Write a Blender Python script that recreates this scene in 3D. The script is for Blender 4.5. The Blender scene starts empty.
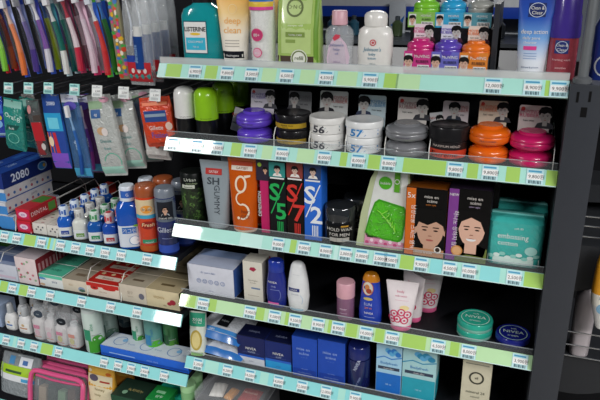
import bpy, bmesh, math, random
from mathutils import Vector, Matrix, Euler
random.seed(7)
SC = bpy.context.scene
COL = SC.collection
PI = math.pi
# ------------------------------------------------------------ camera
F = 636.009
CAM = Vector((0.83572, -1.29542, 1.55))
ROT = Euler((1.20737864, 0.0156437526, 0.349591620), 'XYZ')
RM = ROT.to_matrix()
cd = bpy.data.cameras.new('camera'); cam = bpy.data.objects.new('camera', cd); COL.objects.link(cam)
cd.sensor_fit = 'HORIZONTAL'; cd.sensor_width = 36; cd.lens = 36*F/600
cd.clip_start = .01
cam.location = CAM; cam.rotation_euler = ROT
SC.camera = cam
def P(px, py, Y):
    d = RM @ Vector(((px-300)/F, -(py-200)/F, -1))
    t = (Y-CAM.y)/d.y; q = CAM + d*t
    return q.x, q.z
def PJ(x, y, z):
    q = RM.transposed() @ (Vector((x, y, z))-CAM)
    return 300+F*q.x/-q.z, 200-F*q.y/-q.z
# ------------------------------------------------------------ materials
MATS = {}
def lin(c):
    c = c.lstrip('#'); v = [int(c[i:i+2], 16)/255 for i in (0, 2, 4)]
    return [x/12.92 if x <= .04045 else ((x+.055)/1.055)**2.4 for x in v]
def M(c, rough=.42, metal=0., alpha=1., trans=0., coat=0., var=.05, bump=0., scale=60):
    k = (c, rough, metal, alpha, trans, coat, var, bump, scale)
    if k in MATS: return MATS[k]
    m = bpy.data.materials.new('surface_'+c.lstrip('#')); m.use_nodes = True
    nt = m.node_tree; b = nt.nodes['Principled BSDF']
    col = lin(c)
    tc = nt.nodes.new('ShaderNodeTexCoord'); nz = nt.nodes.new('ShaderNodeTexNoise'); nz.inputs['Scale'].default_value = scale
    nz.inputs['Detail'].default_value = 3
    nt.links.new(tc.outputs['Object'], nz.inputs['Vector'])
    mr = nt.nodes.new('ShaderNodeMapRange'); mr.inputs['To Min'].default_value = 1-var*2; mr.inputs['To Max'].default_value = 1+var*2
    nt.links.new(nz.outputs['Fac'], mr.inputs['Value'])
    mx = nt.nodes.new('ShaderNodeVectorMath'); mx.operation = 'SCALE'; mx.inputs[0].default_value = col
    nt.links.new(mr.outputs['Result'], mx.inputs['Scale'])
    nt.links.new(mx.outputs['Vector'], b.inputs['Base Color'])
    b.inputs['Roughness'].default_value = rough; b.inputs['Metallic'].default_value = metal
    b.inputs['Alpha'].default_value = alpha; b.inputs['Transmission Weight'].default_value = trans
    b.inputs['Coat Weight'].default_value = coat; b.inputs['Coat Roughness'].default_value = .04
    b.inputs['IOR'].default_value = 1.45
    if max(col) < .03: b.inputs['Specular IOR Level'].default_value = .22
    if bump:
        n2 = nt.nodes.new('ShaderNodeTexNoise'); n2.inputs['Scale'].default_value = 70; n2.inputs['Detail'].default_value = 2; n2.inputs['Distortion'].default_value = 1.2
        nt.links.new(tc.outputs['Object'], n2.inputs['Vector'])
        bp = nt.nodes.new('ShaderNodeBump'); bp.inputs['Strength'].default_value = bump; bp.inputs['Distance'].default_value = .01
        nt.links.new(n2.outputs['Fac'], bp.inputs['Height']); nt.links.new(bp.outputs['Normal'], b.inputs['Normal'])
        if coat: nt.links.new(bp.outputs['Normal'], b.inputs['Coat Normal'])
    MATS[k] = m
    return m
def film(c, alpha=1., rough=.15, bump=.5): return M(c, rough=rough, alpha=alpha, coat=.6, bump=bump)
def camo(name, cols, scale=35):
    if name in MATS: return MATS[name]
    m = bpy.data.materials.new(name); m.use_nodes = True
    nt = m.node_tree; b = nt.nodes['Principled BSDF']
    tc = nt.nodes.new('ShaderNodeTexCoord'); nz = nt.nodes.new('ShaderNodeTexVoronoi'); nz.inputs['Scale'].default_value = scale
    n2 = nt.nodes.new('ShaderNodeTexNoise'); n2.inputs['Scale'].default_value = scale*1.3
    nt.links.new(tc.outputs['Object'], n2.inputs['Vector']); nt.links.new(n2.outputs['Color'], nz.inputs['Vector'])
    nz.inputs['Scale'].default_value = 9
    cr = nt.nodes.new('ShaderNodeValToRGB'); cr.color_ramp.interpolation = 'CONSTANT'
    e = cr.color_ramp.elements
    while len(e) < len(cols): e.new(.5)
    for i, c in enumerate(cols):
        e[i].position = i/len(cols); e[i].color = (*lin(c), 1)
    sp = nt.nodes.new('ShaderNodeSeparateColor'); nt.links.new(nz.outputs['Color'], sp.inputs[0])
    nt.links.new(sp.outputs[0], cr.inputs['Fac']); nt.links.new(cr.outputs['Color'], b.inputs['Base Color'])
    b.inputs['Roughness'].default_value = .4
    MATS[name] = m
    return m
def zgrad(name, stops, h, alpha=1., rough=.35):
    # printed colour that changes along the height of the thing
    if name in MATS: return MATS[name]
    m = bpy.data.materials.new(name); m.use_nodes = True
    nt = m.node_tree; b = nt.nodes['Principled BSDF']
    tc = nt.nodes.new('ShaderNodeTexCoord'); sp = nt.nodes.new('ShaderNodeSeparateXYZ'); nt.links.new(tc.outputs['Object'], sp.inputs[0])
    mr = nt.nodes.new('ShaderNodeMapRange'); mr.inputs['From Max'].default_value = h; nt.links.new(sp.outputs['Z'], mr.inputs['Value'])
    cr = nt.nodes.new('ShaderNodeValToRGB'); e = cr.color_ramp.elements
    while len(e) < len(stops): e.new(.5)
    for i, (p, c) in enumerate(stops): e[i].position = p; e[i].color = (*lin(c), 1)
    nt.links.new(mr.outputs['Result'], cr.inputs['Fac']); nt.links.new(cr.outputs['Color'], b.inputs['Base Color'])
    b.inputs['Roughness'].default_value = rough; b.inputs['Alpha'].default_value = alpha
    MATS[name] = m
    return m
WHITE = M('#e8e8e6'); BLACK = M('#0e0e10'); INK = M('#15151a', rough=.6); NAVY = M('#13204f')
CLEAR = M('#e6eaee', rough=.12, alpha=.2); LIP = M('#dfe6ea', rough=.08, alpha=.05, var=.01); CLEAR2 = M('#dfe4e8', rough=.06, alpha=.05, var=.01)
WIRE = M('#e4e4de', rough=.35); CHROME = M('#c8cacc', rough=.2, metal=.9)
# ------------------------------------------------------------ text
GLY = {}
def glyph(s, bold=0.):
    if (s, bold) in GLY: return GLY[(s, bold)]
    c = bpy.data.curves.new('lettering', 'FONT'); c.body = s; c.size = 1; c.resolution_u = 2; c.align_x = 'CENTER'; c.offset = bold
    o = bpy.data.objects.new('lettering', c); COL.objects.link(o)
    dg = bpy.context.evaluated_depsgraph_get(); dg.update()
    me = bpy.data.meshes.new_from_object(o.evaluated_get(dg))
    bm = bmesh.new(); bm.from_mesh(me); bm.normal_update()
    V = [v.co.copy() for v in bm.verts]; bm.verts.index_update(); Fc = [[v.index for v in f.verts] for f in bm.faces]
    N = [f.normal.z for f in bm.faces]
    Fc = [f if n > 0 else f[::-1] for f, n in zip(Fc, N)]
    bm.free(); bpy.data.objects.remove(o); bpy.data.curves.remove(c); bpy.data.meshes.remove(me)
    GLY[(s, bold)] = (V, Fc)
    return GLY[(s, bold)]
# ------------------------------------------------------------ mesh builder
class B:
    def __init__(s): s.v = []; s.f = []; s.mi = []; s.ms = []
    def m(s, mat):
        if mat not in s.ms: s.ms.append(mat)
        return s.ms.index(mat)
    def add(s, vs, fs, mat):
        n = len(s.v); s.v += [tuple(v) for v in vs]; k = s.m(mat)
        for f in fs: s.f.append([n+i for i in f]); s.mi.append(k)
        return s
    def box(s, x0, x1, y0, y1, z0, z1, mat, bev=.0, xf=None):
        bm = bmesh.new(); bmesh.ops.create_cube(bm, size=1)
        for v in bm.verts: v.co = Vector(((x0+x1)/2+v.co.x*(x1-x0), (y0+y1)/2+v.co.y*(y1-y0), (z0+z1)/2+v.co.z*(z1-z0)))
        if bev: bmesh.ops.bevel(bm, geom=bm.edges[:], offset=bev, segments=2, affect='EDGES', profile=.7)
        if xf is not None: bmesh.ops.transform(bm, matrix=xf, verts=bm.verts)
        bm.verts.index_update()
        s.add([v.co for v in bm.verts], [[v.index for v in f.verts] for f in bm.faces], mat); bm.free(); return s
    def loft(s, secs, mat, seg=28, cap=True):
        # secs: (z, rx, ry, n, cx, cy); mat: one, or a list per band
        R = []
        for q in secs:
            z, rx, ry = q[:3]; n = q[3] if len(q) > 3 else 2; cx = q[4] if len(q) > 4 else 0; cy = q[5] if len(q) > 5 else 0
            ring = []
            for i in range(seg):
                a = 2*PI*i/seg; c, d = math.cos(a), math.sin(a)
                ring.append((cx+rx*math.copysign(abs(c)**(2/n), c), cy+ry*math.copysign(abs(d)**(2/n), d), z))
            R.append(ring)
        V = [p for r in R for p in r]
        for j in range(len(R)-1):
            mm = mat[j] if isinstance(mat, (list, tuple)) else mat
            fs = [[j*seg+i, j*seg+(i+1) % seg, (j+1)*seg+(i+1) % seg, (j+1)*seg+i] for i in range(seg)]
            n = len(s.v) if j == 0 else n0
            if j == 0: n0 = len(s.v); s.v += V; n = n0
            k = s.m(mm)
            for f in fs: s.f.append([n0+i for i in f]); s.mi.append(k)
        if cap:
            m0 = mat[0] if isinstance(mat, (list, tuple)) else mat; m1 = mat[-1] if isinstance(mat, (list, tuple)) else mat
            s.f.append([n0+i for i in range(seg)][::-1]); s.mi.append(s.m(m0))
            s.f.append([n0+(len(R)-1)*seg+i for i in range(seg)]); s.mi.append(s.m(m1))
        s.secs = secs; return s
    def lathe(s, prof, mat, seg=28, cap=True): return s.loft([(z, r, r) for r, z in prof], mat, seg, cap)
    def tube(s, pts, r, mat, seg=6):
        pts = [Vector(p) for p in pts]; V = []; n = len(pts)
        up0 = None
        for i, p in enumerate(pts):
            d = (pts[min(i+1, n-1)]-pts[max(i-1, 0)]).normalized()
            u = d.orthogonal().normalized() if up0 is None else (up0-d*up0.dot(d)).normalized()
            up0 = u; w = d.cross(u); rr = r[i] if isinstance(r, (list, tuple)) else r
            for k in range(seg):
                a = 2*PI*k/seg; V.append(p+u*math.cos(a)*rr+w*math.sin(a)*rr)
        fs = [[i*seg+k, i*seg+(k+1) % seg, (i+1)*seg+(k+1) % seg, (i+1)*seg+k] for i in range(n-1) for k in range(seg)]
        fs += [list(range(seg))[::-1], [(n-1)*seg+k for k in range(seg)]]
        return s.add(V, fs, mat)
    # flat or wrapped printing: S(u, v, off) -> point
    def rect(s, S, u0, u1, v0, v1, mat, off=.0004, nu=1):
        V = []
        for j in (v0, v1):
            for i in range(nu+1): V.append(S(u0+(u1-u0)*i/nu, j, off))
        return s.add(V, [[i, i+1, nu+2+i, nu+1+i] for i in range(nu)], mat)
    def grid(s, S, u0, u1, v0, v1, mat, off=.0004, nu=8, nv=4):
        V = [S(u0+(u1-u0)*i/nu, v0+(v1-v0)*j/nv, off) for j in range(nv+1) for i in range(nu+1)]
        return s.add(V, [[j*(nu+1)+i, j*(nu+1)+i+1, (j+1)*(nu+1)+i+1, (j+1)*(nu+1)+i] for j in range(nv) for i in range(nu)], mat)
    def disc(s, S, u, v, ru, rv, mat, off=.0006, n=18, a0=0, a1=2*PI):
        pts = [(u+ru*math.cos(a0+(a1-a0)*i/n), v+rv*math.sin(a0+(a1-a0)*i/n)) for i in range(n+(a1-a0 < 6.28))]
        return s.add([S(u, v, off)]+[S(a, b, off) for a, b in pts], [[0, i+1, (i+1) % len(pts)+1] for i in range(len(pts) if a1-a0 > 6.28 else len(pts)-1)], mat)
    def ring(s, S, u, v, ru, rv, w, mat, off=.0007, n=20, a0=0, a1=2*PI):
        V = []
        for i in range(n+1):
            a = a0+(a1-a0)*i/n
            V += [S(u+ru*math.cos(a), v+rv*math.sin(a), off), S(u+(ru-w)*math.cos(a), v+(rv-w)*math.sin(a), off)]
        return s.add(V, [[2*i, 2*i+2, 2*i+3, 2*i+1] for i in range(n)], mat)
    def poly(s, S, pts, mat, off=.0006):
        return s.add([S(a, b, off) for a, b in pts], [list(range(len(pts)))], mat)
    def text(s, S, t, u, v, size, mat, off=.0008, sx=1., ang=0., skew=0., bold=0.):
        V, Fc = glyph(t, bold); c, d = math.cos(ang), math.sin(ang)
        W = []
        for p in V:
            a, b = p.x*size*sx+p.y*size*skew, p.y*size
            W.append(S(u+a*c-b*d, v+a*d+b*c, off))
        return s.add(W, Fc, mat)
    def build(s, name, parent=None, smooth=True):
        me = bpy.data.meshes.new(name); me.from_pydata(s.v, [], s.f)
        for m in s.ms: me.materials.append(m)
        me.polygons.foreach_set('material_index', s.mi)
        if smooth:
            me.polygons.foreach_set('use_smooth', [True]*len(s.f)); me.set_sharp_from_angle(angle=math.radians(38))
        me.update()
        o = bpy.data.objects.new(name, me); COL.objects.link(o)
        if parent: o.parent = parent
        return o
def Sloft(secs):
    def S(u, v, off):
        for a, b in zip(secs, secs[1:]):
            if v <= b[0] or b is secs[-1]:
                t = 0 if b[0] == a[0] else min(max((v-a[0])/(b[0]-a[0]), 0), 1)
                rx = a[1]+(b[1]-a[1])*t; ry = a[2]+(b[2]-a[2])*t
                n = a[3] if len(a) > 3 else 2
                cx = ((a[4] if len(a) > 4 else 0)*(1-t)+(b[4] if len(b) > 4 else 0)*t); cy = ((a[5] if len(a) > 5 else 0)*(1-t)+(b[5] if len(b) > 5 else 0)*t)
                k = min(abs(u)/rx, .995) if rx else 0
                y = ry*(1-k**n)**(1/n)
                nx = k**(n-1)*math.copysign(1, u)*off
                return (cx+u+nx, cy-y-off*max(.2, (1-k*k)**.5), v)
    return S
def Sfront(y): return lambda u, v, o: (u, y-o, v)
def Stop(z): return lambda u, v, o: (u, v, z+o)
def Sright(x): return lambda u, v, o: (x+o, u, v)
def Sleft(x): return lambda u, v, o: (x-o, -u, v)
def props(o, label, cat, group=None, kind=None):
    o['label'] = label; o['category'] = cat
    if group: o['group'] = group
    if kind: o['kind'] = kind
    return o
def root(name, label, cat, group=None):
    o = bpy.data.objects.new(name, None); COL.objects.link(o); o.empty_display_size = .02
    return props(o, label, cat, group)
def put(o, x, y, z, rz=0, rx=0, ry=0):
    o.location = (x, y, z); o.rotation_euler = (math.radians(rx), math.radians(ry), math.radians(rz)); return o
KID = {}
def cp(o, label=None, parent=None):
    c = o.copy(); COL.objects.link(c)
    if parent: c.parent = parent
    if label: c['label'] = label
    for ch in [k for k in list(COL.objects) if k.parent == o]: cp(ch, None, c)
    return c
def struct(o): o['kind'] = 'structure'; return o
# ------------------------------------------------------------ shelves
RZ = {'R1': 1.2941, 'R2': 1.11488, 'R3': .8837, 'R4': .6777, 'R5': .47941, 'R6': .19, 'L1': .7845, 'L2': .61091, 'L3': .41274, 'L4': .14}
SL = .034; CT, ST = math.cos(PI/6), math.sin(PI/6)
SZ = {k: z+SL*CT-.003 for k, z in RZ.items()}
def spot(l, r, t, sh, Y, back=0., pm=None, q=0.):
    """pixel extents of a thing whose silhouette stands at depth Y on shelf sh -> x, width, height"""
    zs = SZ[sh]; x = P((l+r)/2, t+40, Y)[0]
    for _ in range(3):
        pb = PJ(x, Y, zs)[1]; m = pm if pm is not None else (t+pb)/2
        xl = P(l, m, Y)[0]; xr = P(r, m, Y)[0]; x = (xl+xr)/2
    zt = P(PJ(x, Y+back, zs)[0]*0+(l+r)/2, t, Y+back)[1]
    th = (CAM.x-x)/(Y-CAM.y)
    return x, (xr-xl)/(1+q*q*th*th)**.5, zt-zs
STRIP = {}
def Sstrip(z): return lambda u, v, o: (u, v*ST-o*CT, z+v*CT+o*ST)
PAPER = dict(mint='#abe4d6', green='#a6d163', teal='#8edbdc', soft='#bbe2ae', pale='#c4ece4')
def pm(c): return M(PAPER[c], rough=.5, coat=.75, var=.03, scale=25)
def shelf(k, x0, x1, depth, label, base, segs, lip=True):
    r = root('shop_shelf', label, 'shelf'); z = RZ[k]
    put(r, 0, 0, 0)
    b = B(); b.box(x0+.002, x1-.002, .0192, depth, z+.010, SZ[k], M('#2b2d31' if k == 'R1' else '#191a1e', rough=.5, var=.02)); b.box(x0+.002, x1-.002, depth-.012, depth, z-.004, SZ[k], M('#5d6167'))
    b.build('shelf_board', r)
    s = B(); S = Sstrip(z)
    V = [S(u, v, o) for u in (x0, x1) for v, o in ((0, 0), (SL, 0), (SL, -.006), (0, -.006))]
    s.add(V, [[0, 4, 5, 1], [1, 5, 6, 2], [2, 6, 7, 3], [3, 7, 4, 0], [0, 1, 2, 3], [4, 7, 6, 5]], pm(base))
    for a, c, col in segs:
        xa = P(a, PJ((x0+x1)/2, 0, z)[1], 0)[0]
        ya = PJ(xa, .008, z+.015)[1]; xa = P(a, ya, .008)[0]; xc = P(c, PJ(xa, .008, z+.015)[1], .008)[0]
        s.rect(S, max(xa, x0), min(xc, x1), .0008, SL-.0008, pm(col), .0002)
    s.build('price_strip', r, smooth=False)
    e = B(); e.add([S(u, v, o) for u in (x0, x1) for v, o in ((0, .0006), (.0016, .0006), (.0016, -.001), (0, -.001))], [[0, 4, 5, 1], [1, 5, 6, 2], [3, 7, 4, 0]], M('#d6efec', rough=.25))
    e.build('strip_edge', r)
    if lip:
        l = B(); y = SL*ST+.002; zz = z+SL*CT
        l.box(x0+.001, x1-.001, y, y+.0015, zz-.002, zz+.014, M('#eef2f1', rough=.15, alpha=.4, var=.01) if k == 'R1' else LIP)  # top shelf lip is whitened: its bright reflection is put into the colour
        l.box(x0+.001, x1-.001, y-.0005, y+.002, zz+.0138, zz+.015, M('#c9d2d6', rough=.2, alpha=.4))
        l.build('clear_lip', r)
    return r
TAGN = [0]
def tag(k, px, what, price, w=.033, text=True):
    z = RZ[k]; S0 = Sstrip(z); x = 0
    x = P(px, 200, .008)[0]
    for _ in range(4): x = P(px, PJ(x, .008, z+.015)[1], .008)[0]
    t = props(bpy.data.objects.new('price_tag', None), 'white price tag on shelf edge '+what, 'price tag', 'price tags along the shelf edges')
    COL.objects.link(t)
    t.location = (x, 0, z); S = Sstrip(0); b = B()
    hh = SL-.001
    b.add([S(u, v, o) for u in (-w/2, w/2) for v, o in ((.0012, .0012), (hh, .0012), (hh, .0004), (.0012, .0004))], [[0, 4, 5, 1], [1, 5, 6, 2], [3, 7, 4, 0], [0, 1, 2, 3], [4, 7, 6, 5]], M('#bfe6ea', rough=.5, coat=.75))
    b.rect(S, -w*.46, w*.46, hh*.32, hh*.72, M('#f2f3f1', rough=.5, coat=.75), .0014)
    b.rect(S, -w*.40, w*.36, hh*.79, hh*.90, M('#4a9cc4', rough=.5), .0014)
    for i in range(9):
        u = -w*.36+i*w*.085; b.rect(S, u, u+w*(.045 if i % 3 else .07), hh*.08, hh*.28, M('#46646e', rough=.5), .0014)
    c = b.build('card', t, smooth=False)
    if text:
        n = B(); n.text(S, price, w*.08, hh*.41, hh*.30, M('#3a3436', rough=.6), .0017); n.build('printed_price', t, smooth=False)
    return t
# ------------------------------------------------------------ product makers (origin at base centre, front to -y)
def face(b, S, u, v, s, kind, skin='#d9a98c', hair='#17130f', shirt=None, off=.0006):
    """printed portrait, head about s wide and 1.35 s high, centred on u, v"""
    hm = M(hair, rough=.5); sk = M(skin, rough=.5, var=.02); dk = M('#2a1a16', rough=.5); lip = M('#a8564f', rough=.5)
    if shirt: b.poly(S, [(u-s*.95, v-s*1.25), (u+s*.95, v-s*1.25), (u+s*.7, v-s*.75), (u+s*.2, v-s*.6), (u-s*.2, v-s*.6), (u-s*.7, v-s*.75)], M(shirt), off)
    if kind == 'w':
        b.poly(S, [(u-s*.78, v-s*1.2), (u-s*.1, v-s*1.05), (u+s*.5, v-s*1.1), (u+s*.82, v-s*.5), (u+s*.8, v+s*.35), (u+s*.45, v+s*.85), (u, v+s*.98), (u-s*.5, v+s*.82), (u-s*.8, v+s*.2), (u-s*.85, v-s*.5)], hm, off)
    b.rect(S, u-s*.22, u+s*.22, v-s*1.0, v-s*.45, sk, off+.0001)
    b.poly(S, [(u+s*a, v+s*c) for a, c in ((0, -.68), (.16, -.65), (.3, -.54), (.42, -.32), (.49, -.02), (.5, .25), (.4, .52), (.2, .66), (0, .68), (-.2, .66), (-.4, .52), (-.5, .25), (-.49, -.02), (-.42, -.32), (-.3, -.54), (-.16, -.65))], sk, off+.0003)
    if kind != 'w':
        b.poly(S, [(u-s*.62, v+s*.05), (u-s*.48, v+s*.12), (u-s*.42, v+s*.3), (u-s*.1, v+s*.2), (u+s*.2, v+s*.36), (u+s*.45, v+s*.22), (u+s*.52, v+s*.0), (u+s*.66, v+s*.1), (u+s*.66, v+s*.55), (u+s*.4, v+s*.86), (u, v+s*.95), (u-s*.45, v+s*.85), (u-s*.68, v+s*.5)], hm, off+.0005)
        for q in (-1, 1): b.disc(S, u+q*s*.53, v-s*.02, s*.07, s*.16, sk, off+.0002, 8)
    else:
        b.poly(S, [(u-s*.52, v-s*.1), (u-s*.4, v+s*.3), (u-s*.05, v+s*.5), (u+s*.3, v+s*.35), (u+s*.5, v-s*.1), (u+s*.66, v+s*.0), (u+s*.6, v+s*.6), (u+s*.1, v+s*.9), (u-s*.45, v+s*.78), (u-s*.66, v+s*.3)], hm, off+.0005)
    for q in (-1, 1):
        b.disc(S, u+q*s*.2, v+s*.0, s*.085, s*.032, dk, off+.0005, 10)
        b.poly(S, [(u+q*s*.2-s*.12, v+s*.10), (u+q*s*.2+s*.12, v+s*.10), (u+q*s*.2+s*.1, v+s*.145), (u+q*s*.2-s*.1, v+s*.14)], dk, off+.0006)
    b.poly(S, [(u-s*.075, v-s*.24), (u+s*.075, v-s*.24), (u+s*.05, v-s*.20), (u-s*.05, v-s*.20)], M('#9a6a55', rough=.5), off+.0005)
    if kind == 'w': b.disc(S, u, v-s*.38, s*.19, s*.10, WHITE, off+.0005, 12, PI, 2*PI)
    b.disc(S, u, v-s*.39, s*.14, s*.038, lip, off+.0006 if kind != 'w' else off+.00045, 10)
def carton(name, label, cat, w, d, h, front, sides=None, top=None, deco=None, group=None, back=None, bev=.0012):
    b = B(); bm = M(front)
    b.box(-w/2, w/2, -d/2, d/2, 0, h, bm, bev)
    e = bev
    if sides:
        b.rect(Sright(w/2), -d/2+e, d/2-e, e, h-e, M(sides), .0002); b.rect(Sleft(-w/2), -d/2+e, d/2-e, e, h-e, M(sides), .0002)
    if top: b.rect(Stop(h), -w/2+e, w/2-e, -d/2+e, d/2-e, M(top), .0002)
    b.rect(Stop(h), -w/2+e, w/2-e, -d/2+.002, -d/2+.0026, M('#55585c'), .0003)   # tuck flap seam
    if deco: deco(b, Sfront(-d/2), Stop(h), Sright(w/2), Sleft(-w/2))
    o = b.build(name); return props(o, label, cat, group)
def wax_round(w, h, col, label, card=None, cardcol='#dcd6cc', lidcol=None, text='', group='round wax jars on the second shelf', name='hair_wax_jar', cs=.7, clean=False):
    """squat two-lobed jar with a domed lid and, if card is given, the printed card standing behind it"""
    r = root(name, label, 'jar', group); R = w/2
    mb = M(col, rough=.28, coat=.4); b = B()
    b.lathe([(.70*R, 0), (.86*R, .03*h), (.96*R, .12*h), (R, .27*h), (.995*R, .40*h), (.97*R, .455*h), (.93*R, .465*h)], mb); b.build('body', r)
    l = B(); ml = M(lidcol or col, rough=.25, coat=.5)
    pr = [(.93*R, .465*h), (.975*R, .475*h), (.995*R, .53*h), (.985*R, .62*h), (.93*R, .72*h), (.80*R, .80*h), (.66*R, .845*h), (.62*R, .86*h), (.61*R, .95*h), (.56*R, h), (.44*R, .985*h)]
    l.lathe(pr, ml); l.build('lid', r)
    if text:
        S = Sloft([(0, .7*R, .7*R), (.12*h, .96*R, .96*R), (.27*h, R, R), (.45*h, .98*R, .98*R)]); t = B(); t.text(S, text, 0, .25*h, .12*h, M('#3b3450', rough=.5), sx=1.2); t.build('label', r)
    if card: mkcard(card, r, cardcol, R*1.05, .02*h, .70*w, h)
    return r
def mkcard(kind, r, col, y, z, w, h, lean=8, x=0, hh=None, nm='display_card'):
    c = B(); H = hh or w*.66; z0 = z
    bm_ = M(col, rough=.5)
    S0 = lambda u, v, o: (x+u, y-o+(v-z0)*math.tan(math.radians(lean)), v)
    zt = h+H*.95
    V = []
    for o in (0, -.0008):
        for u, v in ((-w/2, z0), (w/2, z0), (w/2, zt-.003), (w/2-.003, zt), (-w/2+.003, zt), (-w/2, zt-.003)): V.append(S0(u, v, o))
    c.add(V, [[0, 1, 2, 3, 4, 5], [11, 10, 9, 8, 7, 6]]+[[i, i+6, (i+1) % 6+6, (i+1) % 6] for i in range(6)], bm_)
    acc = M(kind['acc'], rough=.5)
    v0 = zt-H
    fx = kind.get('fx', .28)*w
    face(c, S0, fx, v0+H*.50, H*.50, 'm', '#bdb8b4', '#101012', kind.get('shirt', '#3a3a40'))
    sg = -1 if fx > 0 else 1
    c.disc(S0, sg*w*.38, v0+H*.82, H*.10, H*.10, M(kind.get('dot', '#d0463c'), rough=.5)) if kind.get('dot') else None
    for i, (a, hh2) in enumerate(((.62, .12), (.42, .14), (.2, .08))):
        c.text(S0, kind['t'][i], sg*w*.17, v0+H*a-.0, H*hh2*1.9, acc if i < 2 else INK, sx=1.0)
    c.build(nm, r)
def wax_cyl(w, h, lab, lidc, bodyc, deco, card=None, cardcol='#d8d8d8', group='straight wax jars on the second shelf', cx=0, cw=None):
    r = root('hair_wax_jar', lab, 'jar', group); R = w/2
    b = B(); pr = [(.9*R, 0), (.96*R, .02*h), (.96*R, .56*h), (.93*R, .58*h)]
    b.lathe(pr, M(bodyc, rough=.3, coat=.3))
    S = Sloft([(z, a, a) for a, z in pr]); deco(b, S, R, h); b.build('body', r)
    l = B(); l.lathe([(.95*R, .58*h), (R, .60*h), (R, .93*h), (.97*R, .98*h), (.9*R, h), (.86*R, .985*h)], M(lidc, rough=.3, coat=.3)); l.build('lid', r)
    if card: mkcard(card, r, cardcol, R*1.05, 0, cw or w*.9, h, x=cx, hh=(cw or w*.9)*.68)
    return r
def squeeze_tube(name, label, w, h, wb, body, cap, deco=None, capr=None, cat='tube', group=None, alpha=1., caph=.09, crimp=None, mat=None):
    """tube standing on its cap, body spreading to a flat crimp at the top"""
    r = root(name, label, cat, group)
    c = B(); rc = wb/2*.96; c.loft([(0, rc*.95, rc*.75), (.002, rc, rc*.8), (caph*h, rc, rc*.8), (caph*h+.0015, rc*.96, rc*.76)], M(cap, rough=.35)); c.build('cap', r)
    secs = []
    for i in range(9):
        t = i/8; z = caph*h+.0015+(h*.955-caph*h)*t
        secs.append((z, wb/2+(w/2-wb/2)*t, (wb/2*.8)*(1-t**1.3)+.0012, 2+1.0*t))
    b = B(); bmt = mat or M(body, rough=.3, alpha=alpha, coat=.3); b.loft(secs, bmt)
    zc = secs[-1][0]; b.box(-w/2, w/2, -.0012, .0012, zc-.001, h, M(crimp, rough=.35) if crimp else bmt)
    S = Sloft(secs); b.build('tube_body', r)
    if deco:
        d = B(); deco(d, S, w, h); d.build('label', r)
    return r
def bottle(name, label, secs, caps, bodym, capm, deco=None, cat='bottle', group=None):
    r = root(name, label, cat, group)
    b = B(); b.loft(secs, bodym); b.build('body', r)
    c = B(); c.loft(caps, capm); c.build('cap', r)
    if deco:
        d = B(); deco(d, Sloft(secs)); d.build('label', r)
    return r
def sheet_pack(secs, mat): return B().loft(secs, mat)
def brush(r, L, cols, bend=.007, rad=.0068, bris='#e8e8ea', z0=0., y=0., x=0.):
    """toothbrush standing head up: handle with coloured zones, and its bristles"""
    n = 14; pts = []; rr = []
    for i in range(n+1):
        t = i/n; pts.append((x+bend*math.sin(t*5.2)*.6, y+.004*math.sin(t*PI), z0+t*L))
        rr.append(rad*(1.15-.25*t+.25*math.sin(t*9)*.5) if t < .68 else rad*(.55 if t < .82 else 1.0))
    b = B(); k = len(cols)
    for j in range(k):
        a = j*n//k; e = (j+1)*n//k
        b.tube(pts[a:e+1], rr[a:e+1], M(cols[j], rough=.3, coat=.3), 8)
    o = b.build('toothbrush', r)
    q = B(); zt = z0+.86*L
    q.box(x-rad*1.2, x+rad*1.1, y-.014, y-.003, zt-.02*L, z0+1.0*L, M(bris, rough=.7), .0015)
    q.box(x-rad*1.0, x+rad*.8, y-.0135, y-.004, zt+.04*L, z0+.97*L, M(cols[0], rough=.7), .001)
    q.build('bristles', o)
def brush_pack(label, cols, card, card2, W=.030, H=.215, bris='#e8e8ea', blister=True):
    """carded toothbrush; origin at bottom centre of the card"""
    r = root('toothbrush_pack', label, 'toothbrush', 'toothbrush packs on the upper hooks')
    b = B(); b.box(-W/2, W/2, 0, .0008, 0, H, M(card), 0)
    S = Sfront(0); b.rect(S, -W/2, W/2, H*.80, H*1.0, M(card2)); b.rect(S, -W/2, W/2, 0, H*.1, M(card2))
    b.text(S, 'ORAL', 0, H*.86, W*.3, WHITE); b.ring(S, 0, H*.965, .004, .003, .0012, BLACK)
    b.build('backing_card', r)
    brush(r, H*.9, cols, z0=H*.03, y=-.009, bris=bris)
    if blister:
        l = B(); l.loft([(.008, W*.28, .004, 3, 0, -.004), (.014, W*.36, .010, 3, 0, -.009), (H*.7, W*.36, .011, 3, 0, -.010), (H*.92, W*.36, .010, 3, 0, -.010), (H*.95, W*.26, .004, 3, 0, -.004)], CLEAR2); l.build('blister', r)
    return r
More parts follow.
